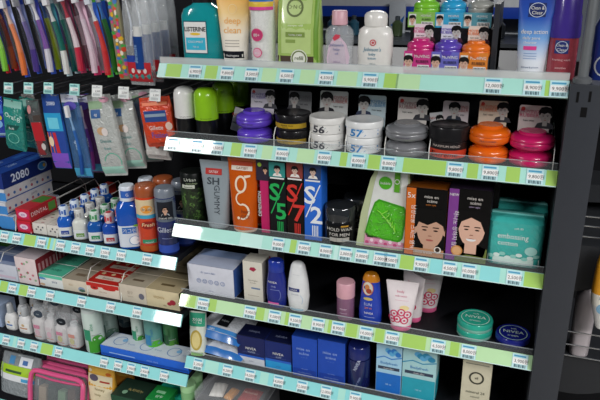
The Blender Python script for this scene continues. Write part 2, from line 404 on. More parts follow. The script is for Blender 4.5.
# ============================================================ the setting and the shelving
b = B(); b.box(-2.2, 2.4, -6, 3.2, -.05, 0, M('#8f8a82', rough=.35, scale=6)); struct(b.build('floor'))
b = B(); b.box(-1.4, .962, .462, .48, 0, 1.296, M('#131417', rough=.7)); struct(b.build('wall_back'))
b = B(); b.box(-1.4, -.012, .462, .48, 1.297, 2.15, M('#15161a', rough=.7)); struct(b.build('wall_left'))
r = root('shelf_upright', 'dark grey steel upright post at the right end of the shelves', 'post')
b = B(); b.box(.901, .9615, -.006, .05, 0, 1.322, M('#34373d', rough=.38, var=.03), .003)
b.build('post', r)
b = B(); S = Sfront(-.006)
for u, z, w_, h_ in ((.916, 1.298, .0045, .020), (.937, 1.300, .0045, .020), (.930, 1.270, .011, .019)): b.rect(S, u-w_/2, u+w_/2, z-h_/2, z+h_/2, BLACK)
b.build('slot', r)
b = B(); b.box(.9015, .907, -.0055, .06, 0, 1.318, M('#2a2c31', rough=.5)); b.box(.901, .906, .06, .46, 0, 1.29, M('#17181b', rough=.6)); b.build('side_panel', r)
b = B(); b.tube([(.921, .015, 1.32), (.921, .015, 1.62)], .0095, M('#7e8285', rough=.35, metal=.5), 12); b.lathe([(.017, 0), (.017, .01), (.011, .014)], M('#5a5d60'), 16)
b.v[-16*3:] = [(x+.921, y+.015, z+1.32) for x, y, z in b.v[-16*3:]]
b.build('pole', r)
R_ = 'right shelf bay, '
shelf('R1', 0, .9, .455, 'top shelf of the right bay with bottles and tubes on it', 'mint', [(158, 165, 'pale'), (166, 181, 'green'), (205, 217, 'green'), (262, 276, 'soft'), (300, 315, 'soft'), (337, 357, 'soft'), (384, 398, 'green'), (396, 420, 'soft'), (545, 550, 'green')])
shelf('R2', 0, .9, .44, 'second shelf of the right bay holding the round wax jars', 'mint', [(231, 241, 'green'), (262, 272, 'soft'), (297, 314, 'soft'), (340, 347, 'green'), (368, 380, 'green'), (403, 446, 'green'), (467, 478, 'green'), (506, 520, 'green'), (546, 560, 'green')])
shelf('R3', 0, .9, .44, 'third shelf of the right bay holding the black numeral boxes', 'mint', [(240, 262, 'pale'), (290, 296, 'green'), (334, 338, 'pale'), (400, 414, 'green'), (430, 446, 'teal'), (480, 500, 'teal'), (524, 546, 'green')])
shelf('R4', 0, .9, .44, 'fourth shelf of the right bay holding the lotion bottles', 'soft', [(179, 195, 'green'), (209, 216, 'green'), (256, 264, 'green'), (285, 290, 'green'), (328, 333, 'green'), (346, 357, 'green'), (375, 384, 'green'), (402, 426, 'green'), (450, 459, 'green'), (480, 508, 'soft')])
shelf('R5', 0, .9, .44, 'fifth shelf of the right bay holding the dark blue cartons', 'teal', [(205, 218, 'mint'), (260, 268, 'mint'), (338, 345, 'mint')])
shelf('R6', 0, .9, .44, 'lowest visible shelf of the right bay under the wrapped tray', 'teal', [])
shelf('L1', -1.1, -.002, .44, 'upper shelf of the left bay holding toothpaste and mouthwash', 'teal', [(24, 35, 'green'), (48, 50, 'green'), (53, 55, 'soft')], lip=False)
shelf('L2', -1.1, -.002, .44, 'middle shelf of the left bay holding rows of soap cartons', 'teal', [(0, 7, 'green'), (19, 27, 'green')], lip=False)
shelf('L3', -1.1, -.002, .44, 'lower shelf of the left bay holding small white bottles', 'teal', [(13, 16, 'mint'), (41, 52, 'green')], lip=False)
shelf('L4', -1.1, -.002, .44, 'lowest visible shelf of the left bay under the pink handled bags', 'teal', [], lip=False)
# ============================================================ R1, the top shelf
Z = SZ['R1']
# mouthwash
x, w, h = spot(186, 224, 4, 'R1', .07)
d = .062
TEAL = M('#129aa0', rough=.12, coat=.5, alpha=.93)
secs = [(0, w*.47, d*.45, 4), (.006, w*.5, d*.5, 4), (h*.62, w*.5, d*.5, 4), (h*.82, w*.495, d*.49, 4), (h*.93, w*.44, d*.45, 3.4), (h, w*.26, d*.38, 2.4), (h+.006, w*.2, d*.33, 2)]
def deco(q, S):
    u0, u1 = -w*.40, w*.18
    q.grid(S, u0, u1, h*.18, h*.74, M('#0b5f70', rough=.4), .0004); q.grid(S, u0+.002, u1-.002, h*.20, h*.72, WHITE, .0008)
    q.grid(S, u0+.005, u1-.005, h*.25, h*.46, M('#35b7d6'), .0012)
    q.text(S, 'LISTERINE', (u0+u1)/2, h*.565, h*.105, INK, .0013, sx=.85, bold=.02); q.disc(S, (u0+u1)/2, h*.52, w*.13, h*.022, M('#e9c23a'), .0012)
    q.text(S, 'COOLMINT', (u0+u1)/2, h*.37, h*.055, WHITE, .0016); q.text(S, '750 ml', (u0+u1)/2, h*.29, h*.04, WHITE, .0016)
r = bottle('mouthwash_bottle', 'large teal mouthwash bottle with white label at left of top shelf', secs, [(h+.004, .024, .022), (h+.03, .024, .022), (h+.032, .022, .02)], TEAL, M('#1c1c20'), deco)
put(r, x, .07, Z, 6)
# cream tubes
def dc(q, S, w, h):
    q.grid(S, -w*.32, w*.30, h*.12, h*.22, M('#10131c'), .0006); q.text(S, 'Neutrogena', -w*.01, h*.145, h*.048, WHITE, .001, sx=.85)
    for i, t in enumerate(('deep', 'clean')): q.text(S, t, 0, h*(.60-.13*i), h*.13, M('#f1b25e'), .001)
    q.ring(S, 0, h*.80, w*.13, w*.13, w*.02, M('#f6d79a'), .0008)
    for i in range(3): q.rect(S, -w*.22, w*.2, h*(.36-.04*i), h*(.375-.04*i), M('#b9b2a8'), .0006, 4)
x, w, h = spot(217, 250, -6, 'R1', .05, pm=5)
gm = zgrad('cream_tube_print', [(0, '#f2efe9'), (.45, '#f4ecd9'), (.75, '#f4cf85'), (1, '#f0ae3c')], h)
r = squeeze_tube('face_wash_tube', 'white and orange face wash tube, frontmost of two, on top shelf', w, h, w*.68, '#f0ae3c', '#eae7e0', dc, caph=.06, mat=gm, group='face wash tubes on the top shelf'); put(r, x, .05, Z, 4)
r2 = cp(r, 'white and orange face wash tube half hidden behind another one'); put(r2, x+.042, .115, Z, 4)
# cotton pads in a clear sleeve
x, w, h = spot(250, 276, -14, 'R1', .05, q=1)
r = root('cotton_pad_pack', 'clear tall sleeve of white cotton pads with blue and pink top', 'cotton pads')
R = w/2
b = B(); b.loft([(.004, R*.9, R*.9), (h*.78, R*.9, R*.9)], M('#e9e9e4', rough=.85, scale=240, var=.1)); b.build('pads', r)
sc = [(0, R*.85, R*.85), (.004, R, R), (h*.8, R, R), (h*.9, R, R*.6), (h, R, .002)]
b = B(); b.loft(sc, CLEAR); b.build('sleeve', r)
b = B(); S = Sloft(sc); b.grid(S, -R*.97, R*.97, h*.82, h*.98, M('#2b6fc0'), .0012); b.grid(S, -R*.97, R*.97, h*.76, h*.82, M('#e9c341'), .0012); b.grid(S, -R*.97, R*.97, h*.72, h*.76, M('#e0489a'), .0012)
b.text(S, 'COTTON', 0, h*.86, h*.09, WHITE, .0016, sx=.9)
for v_, s_ in ((.42, .8), (.2, .62)): b.disc(S, -R*.1, h*v_, R*.6*s_, R*.6*s_, M('#d8447c'), .0014); b.disc(S, -R*.1, h*v_, R*.5*s_, R*.5*s_, M('#c93a72' if v_ > .3 else '#e9b5c8'), .0018); b.text(S, '80+', -R*.1, h*v_-R*.12, R*.4*s_, WHITE, .0024)
b.build('label', r); put(r, x, .05, Z)
# green refill pouch
x, w, h = spot(278, 320, -14, 'R1', .045)
r = root('refill_pouch', 'large pale green refill pouch with round emblem on top shelf', 'pouch')
sc = [(0, w*.5, .028, 5), (.012, w*.5, .030, 5), (h*.55, w*.5, .026, 4), (h*.85, w*.5, .012, 3), (h, w*.5, .002, 3)]
gm = M('#a9c76a', rough=.25, coat=.5); b = B(); b.loft(sc, gm); b.build('pouch', r)
b = B(); S = Sloft(sc); b.grid(S, -w*.46, w*.40, .012, h*.17, M('#4a3a2c'), .0006); b.grid(S, -w*.36, w*.34, h*.2, h*.96, M('#bdd588', rough=.3, coat=.5), .0006)
b.ring(S, -w*.05, h*.75, w*.2, w*.2, w*.045, M('#5d6d33'), .0011); b.text(S, 'O·N·G', -w*.05, h*.735, w*.12, M('#5d6d33'), .0011)
b.rect(S, -w*.25, w*.2, h*.40, h*.46, M('#7f9847'), .0011, 5); b.text(S, 'TOTAL CARE', -w*.02, h*.415, h*.03, WHITE, .0015); b.text(S, 'shampoo refill', -w*.02, h*.53, h*.035, M('#f1f6dd'), .0013)
b.rect(S, -w*.25, -w*.02, h*.33, h*.37, M('#8aa352'), .0011, 3)
b.disc(S, w*.07, h*.14, w*.2, w*.2, M('#e9ece0'), .0012); b.ring(S, w*.07, h*.14, w*.18, w*.18, w*.03, M('#6d7d43'), .0016); b.text(S, 'refill', w*.07, h*.125, w*.12, M('#4e5c2c'), .0018)
b.grid(S, w*.40, w*.485, h*.02, h*.97, M('#6d9a2e'), .0006)
b.build('label', r); put(r, x, .055, Z)
# baby oil
x, w, h = spot(325.5, 354, 10, 'R1', .05, back=.01, q=.6)
d = .034
oil = M('#dfe4ea', rough=.08, alpha=.3, coat=.5)
secs = [(0, w*.44, d*.42, 3), (.005, w*.48, d*.48, 3), (h*.3, w*.47, d*.5, 2.6), (h*.58, w*.5, d*.5, 2.4), (h*.68, w*.47, d*.48, 2.3), (h*.74, w*.36, d*.42, 2), (h*.77, w*.24, d*.36, 2)]
def deco(q, S):
    q.poly(S, [(-w*.36, h*.05), (w*.36, h*.05), (w*.4, h*.25), (w*.3, h*.46), (w*.06, h*.60), (-w*.12, h*.58), (-w*.3, h*.42), (-w*.38, h*.22)], M('#dbc3d3', rough=.3), .0012)
    q.poly(S, [(-w*.16, h*.555), (-w*.06, h*.62), (w*.1, h*.61), (w*.08, h*.56), (-w*.1, h*.51)], M('#cf4257'), .0018)
    q.text(S, "Johnson's", -w*.02, h*.42, h*.07, M('#3a5a94'), .002, sx=.9); q.text(S, 'baby', -w*.02, h*.35, h*.06, M('#3a5a94'), .002); q.text(S, 'oil', -w*.02, h*.28, h*.06, M('#3a5a94'), .002)
    q.text(S, '200 ml', -w*.02, h*.14, h*.045, M('#7e6f95'), .002)
r = bottle('baby_oil_bottle', 'clear baby oil bottle with pale pink cap', secs, [(h*.765, w*.25, w*.25), (h*.775, w*.27, w*.27), (h*.985, w*.26, w*.26), (h, w*.24, w*.24)], oil, M('#d9a9b4', rough=.35), deco)
put(r, x, .05, Z)
# white lotion
x, w, h = spot(358.5, 393, 10, 'R1', .05, back=.012, q=.7)
d = .046; wm = M('#e6e4df', rough=.25, coat=.3)
secs = [(0, w*.46, d*.44, 3), (.006, w*.49, d*.5, 3), (h*.35, w*.5, d*.5, 2.8), (h*.60, w*.5, d*.5, 2.6), (h*.70, w*.46, d*.47, 2.4), (h*.745, w*.36, d*.42, 2.2), (h*.76, w*.3, d*.4, 2)]
def deco(q, S):
    q.disc(S, 0, h*.5, w*.09, w*.09, M('#c8404c'), .001); q.ring(S, 0, h*.5, w*.06, w*.06, w*.02, WHITE, .0014)
    q.text(S, "Johnson's", -w*.02, h*.36, h*.09, M('#2f7d9c'), .001, sx=.85, skew=.2); q.text(S, 'baby', -w*.02, h*.29, h*.065, M('#2f7d9c'), .001); q.text(S, 'lotion', -w*.02, h*.225, h*.06, M('#2f7d9c'), .001)
    q.text(S, '200 ml', 0, h*.14, h*.035, M('#6b8894'), .001); q.rect(S, -w*.22, w*.22, h*.09, h*.1, M('#9bb1b8'), .001, 4)
r = bottle('lotion_bottle', 'white baby lotion bottle with white cap on top shelf', secs, [(h*.755, w*.32, w*.3), (h*.83, w*.335, w*.31), (h*.93, w*.33, w*.3), (h*.97, w*.27, w*.26), (h, w*.15, w*.15)], wm, wm, deco)
put(r, x, .05, Z)
# two display trays of little jars, one above the other
xa, za = P(404, 62, .03); xb, zb = P(488, 62, .03)
W = xb-xa; th = P(446, 52, .03)[1]-Z-.0; xm = (xa+xb)/2
SHADOW = M('#26272b', rough=.45)  # the display stand's own dark grey
r = root('display_stand', 'dark two tier display stand holding small coloured wax jars', 'display stand')
D0, D1 = .03, .125
up = P(450, 28, .088)[1]-Z
b = B(); b.box(-W/2, W/2, 0, .055, 0, .004, SHADOW); b.box(-W/2, W/2+.012, .058, .155, 0, up, SHADOW); b.box(W/2+.002, W/2+.012, .03, .155, 0, up+.05, M('#303237', rough=.35)); b.build('riser', r)
put(r, xm, D0, Z)
def tray(cols, y, z, label, x0, x1, hgt):
    t = root('display_tray', label, 'display tray', 'display trays on the top shelf')
    ww = x1-x0; 
    b = B(); b.box(-ww/2, ww/2, .002, .052, 0, hgt*.72, M('#3a3b40')); b.build('tray_base', t)
    for i, c in enumerate(cols):
        u0 = -ww/2+ww*i/3; u1 = u0+ww/3-.0004; b = B(); b.box(u0, u1, 0, .0015, 0, hgt, M(c, rough=.3, coat=.5))
        S = Sfront(0); e = ww/3
        b.rect(S, u0+e*.04, u0+e*.30, hgt*.12, hgt*.88, M('#dfe1de')); face(b, S, u0+e*.17, hgt*.5, hgt*.34, 'm', '#cfa894', '#1a1716', None, .0008)
        b.rect(S, u0+e*.5, u1-e*.06, hgt*.1, hgt*.38, WHITE); [b.rect(S, u0+e*(.53+.05*k), u0+e*(.555+.05*k), hgt*.13, hgt*.34, INK, .0008) for k in range(8)]
        b.text(S, 'MOVING', u0+e*.66, hgt*.70, hgt*.2, WHITE, sx=.9); b.text(S, 'RUBBER', u0+e*.68, hgt*.46, hgt*.2, M('#22242a'), sx=.85)
        b.build('front_panel', t)
    put(t, (x0+x1)/2, y, z); return t
tray(('#c93a86', '#6c6cc4', '#dd8432'), D0-.002, Z+.0042, 'lower display tray with pink, violet and orange panels', xa, xb, th-.004)
xc, _ = P(408, 18, .085); xd, _ = P(491.5, 23, .085); uh = P(450, 12.5, .085)[1]-P(450, 28, .085)[1]
tray(('#8cbf5c', '#3fa9d4', '#5f9fae'), .086, Z+up+.0004, 'upper display tray with green, cyan and grey blue panels', xc, xd, uh)
CT_ = lambda acc, **k: dict(acc=acc, t=('MOVING', 'RUBBER', 'hair wax'), **k)
SUP = []
for i, (l, rr, t, col, cc, lab) in enumerate(((408, 434, 37, '#c82376', '#e6d3dc', 'small pink wax jar in the lower display tray'), (435, 461.5, 38, '#5b45b4', '#dadbe8', 'small violet wax jar in the lower display tray'), (462, 489, 39.5, '#ea7420', '#ead9cc', 'small orange wax jar in the lower display tray'))):
    x, w, h = spot(l, rr, t, 'R1', .058, back=.01); zt = Z+.0075
    x, w, h = spot(l, rr, t, 'R1', .058, back=.01, q=1); jh = .036
    r = wax_round(w*1.06, jh, col, lab, group='small wax jars in the display trays')
    mkcard(CT_(col, shirt='#4a2030'), r, cc, .024, 0, w*.74, jh-.004, lean=2, hh=w*.58)
    put(r, x, .054, Z+h-jh)
    SUP.append(Z+h-jh)
for l, rr, t, col, lab in ((414, 440.5, -4, '#7cc730', 'small lime green wax jar in the upper display tray'), (441, 467, -3, '#2ba4d8', 'small sky blue wax jar in the upper display tray'), (468, 494, -2, '#9a9c96', 'small grey wax jar in the upper display tray')):
    x, _, _ = spot(l, rr, t, 'R1', .113); w = P(rr, 6, .113)[0]-P(l, 6, .113)[0]
    r = wax_round(w, .036, col, lab, group='small wax jars in the display trays')
    mkcard(CT_(col), r, '#dfe0da', .024, 0, w*.72, .032, lean=2, hh=w*.55)
    put(r, P((l+rr)/2, 6, .113)[0], .113, P((l+rr)/2, 13, .088)[1]-.008)
# blue to white tube and the purple topped pump bottle
x, w, h = spot(518.5, 557, -6, 'R1', .05, pm=4)
gm = zgrad('blue_tube_print', [(0, '#e9ecef'), (.22, '#dfe6f0'), (.5, '#6ea3df'), (.72, '#2456b8'), (1, '#1d3fa0')], h)
def dc(q, S, w, h):
    q.grid(S, -w*.2, w*.24, h*.74, h*.90, M('#1a2a63'), .0008); q.ring(S, w*.02, h*.82, w*.22, h*.085, .0012, M('#c9d3e6'), .0012); q.text(S, 'Clean &', w*.02, h*.825, h*.055, WHITE, .0014, sx=.85); q.text(S, 'Clear', w*.02, h*.77, h*.055, WHITE, .0014)
    q.text(S, 'deep action', w*.0, h*.545, h*.075, WHITE, .001, sx=.85); q.text(S, 'daily pore', -w*.06, h*.48, h*.05, WHITE, .001); q.text(S, 'cleanser', -w*.08, h*.43, h*.045, WHITE, .001)
    q.grid(S, -w*.24, w*.1, h*.355, h*.40, M('#d83c8a'), .0008)
    for i in range(3): q.rect(S, -w*.22, w*.12, h*(.31-.03*i), h*(.317-.03*i), M('#7f9cc8'), .0008, 4)
    q.text(S, 'Johnson & Johnson', -w*.02, h*.14, h*.03, M('#4a5f86'), .001, sx=.85)
r = squeeze_tube('cleanser_tube', 'blue and white cleanser tube standing near the right end', w, h, w*.72, '#2456b8', '#e6e8ea', dc, caph=.06, mat=gm); put(r, x, .05, Z)
x, w, h = spot(549.5, 582, -24, 'R1', .055, q=.9)
red = M('#a9424e', rough=.15, alpha=.85, coat=.4, scale=90, var=.12)
secs = [(0, w*.44, w*.4, 2), (.004, w*.47, w*.42, 2), (h*.36, w*.47, w*.42, 2), (h*.42, w*.46, w*.41, 2)]
def deco(q, S):
    q.grid(S, -w*.26, w*.16, h*.27, h*.40, M('#1e2f74'), .0008); q.ring(S, -w*.05, h*.335, w*.19, h*.058, .001, M('#c9d3e6'), .0012); q.text(S, 'Clean &', -w*.05, h*.34, h*.04, WHITE, .0014, sx=.8); q.text(S, 'Clear', -w*.05, h*.295, h*.04, WHITE, .0014)
    q.text(S, 'foaming wash', -w*.02, h*.2, h*.03, M('#e8b9bd'), .001); q.text(S, 'sensitive', -w*.02, h*.12, h*.03, M('#e8b9bd'), .001)
r = bottle('foam_wash_bottle', 'red translucent bottle with tall purple cap beside the post', secs, [(h*.42, w*.49, w*.43), (h*.45, w*.5, w*.44), (h*.62, w*.48, w*.42), (h*.66, w*.44, w*.4), (h*.97, w*.42, w*.38), (h, w*.36, w*.32)], red, M('#43308f', rough=.25, coat=.4), deco)
put(r, x, .055, Z)
# ============================================================ R2, the wax jars
Z = SZ['R2']
def can(name, label, cat, l, rr, t, sh, Y, build, group=None, rz=0, back=.01):
    x, w, h = spot(l, rr, t, sh, Y, back, q=1); r = root(name, label, cat, group); build(r, w/2, h); put(r, x, Y, SZ[sh], rz or math.degrees(math.atan2(CAM.x-x, Y-CAM.y))*.85); return r
def spray(col):
    def f(r, R, h):
        b = B(); b.lathe([(R*.92, 0), (R*.96, .003), (R*.96, h*.40)], M('#101114', rough=.3, coat=.4)); b.build('body', r)
        pr = [(R*.97, h*.38), (R, h*.385), (R, h*.80), (R*.96, h*.88), (R*.84, h*.945), (R*.6, h*.985), (R*.3, h), (.0005, h)]
        c = B(); c.lathe(pr, M(col, rough=.22, coat=.5)); S = Sloft([(z, a, a) for a, z in pr]); c.text(S, 'hair spray natural', 0, h*.415, h*.028, INK, .0006, sx=1.1); c.build('cap', r)
    return f
can('hair_spray_can', 'white domed spray can with black base at the left end', 'spray can', 174.5, 196.5, 85.5, 'R2', .06, spray('#dededb'))
g = can('hair_spray_can', 'lime green domed spray can, frontmost of the green ones', 'spray can', 194.5, 218.5, 86.5, 'R2', .055, spray('#8cc21e'), 'green spray cans on the second shelf')
for i, lab in enumerate(('lime green spray can, middle of the three in the row', 'lime green spray can, rearmost of the three in the row')):
    c = cp(g, lab); c.location.y += .085*(i+1); c.location.x += .004*(i+1)
def lowjar(l, rr, t, col, lab, Y, **k):
    """the upper jar of a stack of two: t is its top; the lower one is its copy"""
    x, w, hh = spot(l, rr, t, 'R2', Y, back=.012, q=1); w *= 1.03; h = hh/2
    lo = wax_round(w*.985, h, col, lab[1]); put(lo, x, Y, Z)
    hi = wax_round(w, h, col, lab[0], **k); put(hi, x, Y, Z+h+.0003)
    return hi
C1 = lambda acc, **k: dict(acc=acc, t=('MOVING', 'RUBBER', 'hair wax'), **k)
lowjar(237, 272.5, 108.5, '#5d3fc0', ('purple round wax jar on top of another purple jar', 'purple round wax jar at the bottom of its stack'), .062, text='SPIKY EDGE', card=C1('#5d4a9c', dot='#c9423c', fx=.34), cardcol='#d5cfd8')
lowjar(386, 428, 120.5, '#77787c', ('grey round wax jar on top of another grey jar', 'grey round wax jar at the bottom of its stack'), .06, text='GRUNGE MAT', card=C1('#8d3a44', dot='#c9423c', fx=.34), cardcol='#d6d0cb')
lowjar(469, 509.5, 122.5, '#e2630f', ('orange round wax jar on top of another orange jar', 'orange round wax jar at the bottom of its stack'), .06, text='MULTI FORM', card=C1('#d8641e', dot='#c9423c', fx=.34), cardcol='#dfcdb8')
lowjar(509, 554, 129, '#c4185f', ('hot pink round wax jar on top of another pink jar', 'hot pink round wax jar at the bottom of its stack'), .062, text='SPIKY EDGE', card=C1('#c4185f', dot='#c9423c', fx=.34), cardcol='#e0d2d0')
def strait(l, rr, t, labs, lidc, bodyc, deco, Y=.062, **k):
    x, w, hh = spot(l, rr, t, 'R2', Y, back=.014, q=1); h = hh/2
    lo = wax_cyl(w*.98, h, labs[1], lidc, bodyc, deco); put(lo, x, Y, Z)
    hi = wax_cyl(w, h, labs[0], lidc, bodyc, deco, **k); put(hi, x, Y, Z+h+.0003)
def dn(num, c1, c2):
    def f(b, S, R, h):
        b.text(S, num, -R*.22, h*.10, h*.62, M(c1), .0006, sx=1.3, skew=.1, bold=.025)
        b.poly(S, [(R*.1, h*.34), (R*.85, h*.40), (R*.85, h*.50), (R*.2, h*.45)], M(c2), .0005); b.poly(S, [(R*.2, h*.12), (R*.85, h*.18), (R*.85, h*.28), (R*.3, h*.23)], M(c1), .0005)
        b.poly(S, [(-R*.9, h*.48), (-R*.1, h*.50), (-R*.1, h*.535), (-R*.9, h*.525)], M(c2), .0005)
    return f
strait(309.5, 345.5, 113.5, ('white wax jar with grey 56 print on top of its twin', 'white wax jar with grey print at the bottom of its stack'), '#dfdedb', '#e4e3e0', dn('56', '#3a3a44', '#4f8a94'), card=C1('#b3463e', fx=-.25, shirt='#2a2a30'), cardcol='#c9cccb', cw=.068)
strait(345.5, 383.5, 117, ('white wax jar with blue 57 print on top of its twin', 'white wax jar with blue print at the bottom of its stack'), '#e2e4e4', '#e4e6e8', dn('57', '#1d7fc4', '#1f8fd0'), card=C1('#2d7cb0', fx=-.3, shirt='#2f3a55'), cardcol='#b9cbd2', cw=.064, cx=.004)
def dy(b, S, R, h):
    b.grid(S, -R*.86, R*.9, h*.16, h*.46, M('#b08f1c'), .0005, 12, 2); b.text(S, 'POWER WAX', 0, h*.30, h*.13, INK, .0009); b.text(S, 'STRONG', -R*.1, h*.18, h*.10, M('#5a4a12'), .0009)
strait(275.5, 311, 110.5, ('black wax jar with yellow label on top of its twin', 'black wax jar with yellow label at the bottom of its stack'), '#19181a', '#1b1a1c', dy, Y=.07, card=C1('#5a5a5e', fx=-.25), cardcol='#7a7b7d', cw=.058)
def dr(b, S, R, h):
    b.grid(S, -R*.86, R*.9, h*.10, h*.34, M('#c23a22'), .0005, 12, 2); b.text(S, 'Extreme', -R*.1, h*.14, h*.20, INK, .0009, sx=1.1, skew=.2); b.text(S, 'MAXIMUM HOLD', 0, h*.42, h*.10, M('#c9b9b2'), .0008)
x, w, h = spot(428.5, 469.5, 122, 'R2', .062, back=.014, q=1)
r = wax_cyl(w, h, 'black wax jar with red band beside the orange stack', '#1a191b', '#1d1a1c', dr, card=C1('#a8403a', fx=-.05, shirt='#2c3340'), cardcol='#cfc3c6', cw=.056, cx=.004); put(r, x, .062, Z)
def small_card(l, rr, t, bt, Y, lab, col, tilt=0):
    x0, z0 = P(l, bt, Y); x1, z1 = P(rr, t, Y); c = B(); w = x1-x0; h = z1-z0
    c.box(-w/2, w/2, 0, .0008, 0, h, M(col, rough=.5)); S = Sfront(0); face(c, S, w*.2, h*.5, h*.36, 'm', '#c4c0bc', '#141416'); c.text(S, 'NEW', -w*.25, h*.6, h*.2, M('#b8402e')); c.text(S, 'wax', -w*.25, h*.3, h*.18, INK)
    o = props(c.build('display_card'), lab, 'card', 'loose printed cards on the second shelf'); put(o, (x0+x1)/2, Y, z0, 0, -8, tilt); return o
small_card(230, 244, 109, 131, .10, 'small white printed card leaning left of the purple jars', '#d6d3d8', 14)
small_card(431, 446, 113, 128, .115, 'small white printed card behind the black and red jar', '#d3d3d6', -10)
def hoop(l, Y0, Y1, lab, k='R2', h0=.05):
    x = l; z = SZ[k]; b = B()
    b.tube([(x, Y0, z), (x, Y0+.001, z+h0*.55), (x, Y0+.012, z+h0*.9), (x, Y0+.03, z+h0), (x, Y1-.03, z+h0), (x, Y1-.01, z+h0*.8), (x, Y1, z)], .0011, WIRE)
    return props(b.build('wire_divider'), lab, 'wire divider', 'white wire dividers on the shelves')
for px, lab in ((274, 'white wire hoop dividing the purple jars from the yellow one'), (309, 'white wire hoop left of the grey print jars'), (345, 'white wire hoop between the two white jar stacks'), (384.5, 'white wire hoop left of the grey round jars'), (429, 'white wire hoop right of the grey round jars'), (555, 'white wire hoop at the right of the pink jars')):
    hoop(P(px, 150, .025)[0], .026, .3, lab, 'R2', .045)
# ============================================================ R3
Z = SZ['R3']
CAMO = camo('camouflage_print', ['#1d2a16', '#3c5a2a', '#24361c', '#567a3a', '#131a10'])
def cam_can(r, R, h):
    b = B(); pr = [(R*.95, 0), (R, .003), (R, h*.70)]; b.lathe(pr, CAMO); b.build('body', r)
    c = B(); p2 = [(R, h*.70), (R*1.0, h*.97), (R*.93, h*.995), (R*.8, h)]; c.lathe(p2, M('#141816', rough=.35)); S = Sloft([(z, a, a) for a, z in p2]); c.text(S, 'Urban', -R*.15, h*.85, h*.09, M('#c9cfc2')); c.text(S, 'camouflage', -R*.05, h*.79, h*.05, M('#9fb08a'))
    c.grid(S, -R*.8, R*.2, h*.705, h*.775, M('#c8cdbf'), .0006); c.text(S, 'homme', -R*.3, h*.72, h*.05, INK, .001); c.build('cap', r)
can('deodorant_can', 'dark green camouflage printed can at left of third shelf', 'can', 181.5, 206, 169, 'R3', .07, cam_can)
def d1(q, S, w, h):
    q.grid(S, -w*.3, w*.22, h*.80, h*.89, M('#b8332e'), .0008); q.text(S, 'GATSBY', -w*.04, h*.825, h*.05, WHITE, .0012, sx=.8)
    q.text(S, 'SH', -w*.05, h*.66, h*.14, M('#3c444b'), .0008, sx=1.2, bold=.02); q.text(S, 'GUMMY', -w*.02, h*.44, h*.12, M('#3c444b'), .0008, ang=-PI/2)
x, w, h = spot(200.5, 230.5, 160.5, 'R3', .045, pm=165)
sv = M('#8f9aa1', rough=.3, coat=.4, scale=30)
r = squeeze_tube('hair_gel_tube', 'silver grey hair gel tube, frontmost of its two', w, h, w*.66, '#9aa2a8', '#8f979c', d1, caph=.03, mat=sv, group='hair gel tubes on the third shelf'); put(r, x, .045, Z, 3)
c = cp(r, 'silver grey hair gel tube half hidden behind its twin'); put(c, x+.03, .10, Z, 3)
def d2(q, S, w, h):
    q.grid(S, -w*.36, w*.34, h*.84, h*.93, M('#e9ded0'), .0008); q.grid(S, -w*.36, w*.34, h*.90, h*.955, M('#b8401c'), .0009); q.text(S, 'GATSBY', 0, h*.855, h*.045, M('#8a3a1a'), .0012)
    GC = M('#ecd8bd'); q.ring(S, -w*.04, h*.66, w*.20, h*.115, w*.07, GC, .0009); q.poly(S, [(w*.10, h*.74), (w*.28, h*.765), (w*.28, h*.79), (w*.06, h*.775)], GC, .0009); q.ring(S, -w*.02, h*.47, w*.19, h*.09, w*.05, GC, .0009, 14, 1.6, 4.9); q.ring(S, w*.04, h*.30, w*.22, h*.11, w*.06, GC, .0009, 18, -1.9, 1.75); q.disc(S, -w*.10, h*.21, w*.05, h*.02, GC, .0009, 10); q.text(S, 'hair', w*.12, h*.28, h*.07, M('#7a3206'), .0012); q.text(S, 'GEL', w*.12, h*.21, h*.07, M('#7a3206'), .0012)
x, w, h = spot(228.5, 257, 158, 'R3', .045, pm=164)
am = M('#cf5a0c', rough=.12, alpha=.9, coat=.5, scale=25, var=.1)
r = squeeze_tube('hair_gel_tube', 'amber orange hair gel tube with big pale letter, in front', w, h, w*.82, '#cf5a0c', '#d8c0ac', d2, caph=.035, mat=am, group='hair gel tubes on the third shelf'); put(r, x, .045, Z, 3)
c = cp(r, 'amber orange hair gel tube half hidden behind its twin'); put(c, x+.022, .10, Z, 3)
def sbox(l, rr, t, col, num, acc, lab, bg, Y=.035):
    x, w, h = spot(l, rr, t, 'R3', Y)
    def deco(b, S, T, SR, SLf):
        b.rect(S, -w/2+.001, w/2-.001, h*.80, h-.001, M(bg)); face(b, S, w*.02, h*.895, h*.066, 'm', '#d6b8a8', '#161315', '#e8e6e2')
        b.rect(S, -w*.42, w*.42, h*.775, h*.795, WHITE, .0006)
        b.text(S, 'S', -w*.17, h*.49, h*.32, M(acc), sx=1.05, bold=.02); b.text(S, num, w*.20, h*.235, h*.31, M(acc), sx=1.05, bold=.02)
        b.poly(S, [(-w*.45, h*.30), (-w*.38, h*.30), (w*.46, h*.74), (w*.39, h*.74)], M(acc), .0007)
        for i in range(4): b.rect(S, -w*.05+i*w*.1, w*.0+i*w*.1, h*.06, h*.2, M(acc), .0005)
    o = carton('hair_wax_box', lab, 'box', w, .045, h, col, deco=deco, group='numbered wax boxes on the third shelf'); put(o, x, Y+.0225, Z)
    return x, w, h
sbox(269.5, 286, 162, '#141518', '5', '#1fae56', 'tall black wax box with green numeral 5', '#2f8f8a')
sbox(286.8, 303.5, 162.5, '#17120f', '7', '#d5342c', 'tall black wax box with red numeral 7', '#8a3a34')
sbox(304.3, 321.5, 164, '#2468d0', '2', '#e9edf2', 'tall bright blue wax box with white numeral 2', '#26406e')
x, w, h = spot(260.5, 276, 160, 'R3', .04)
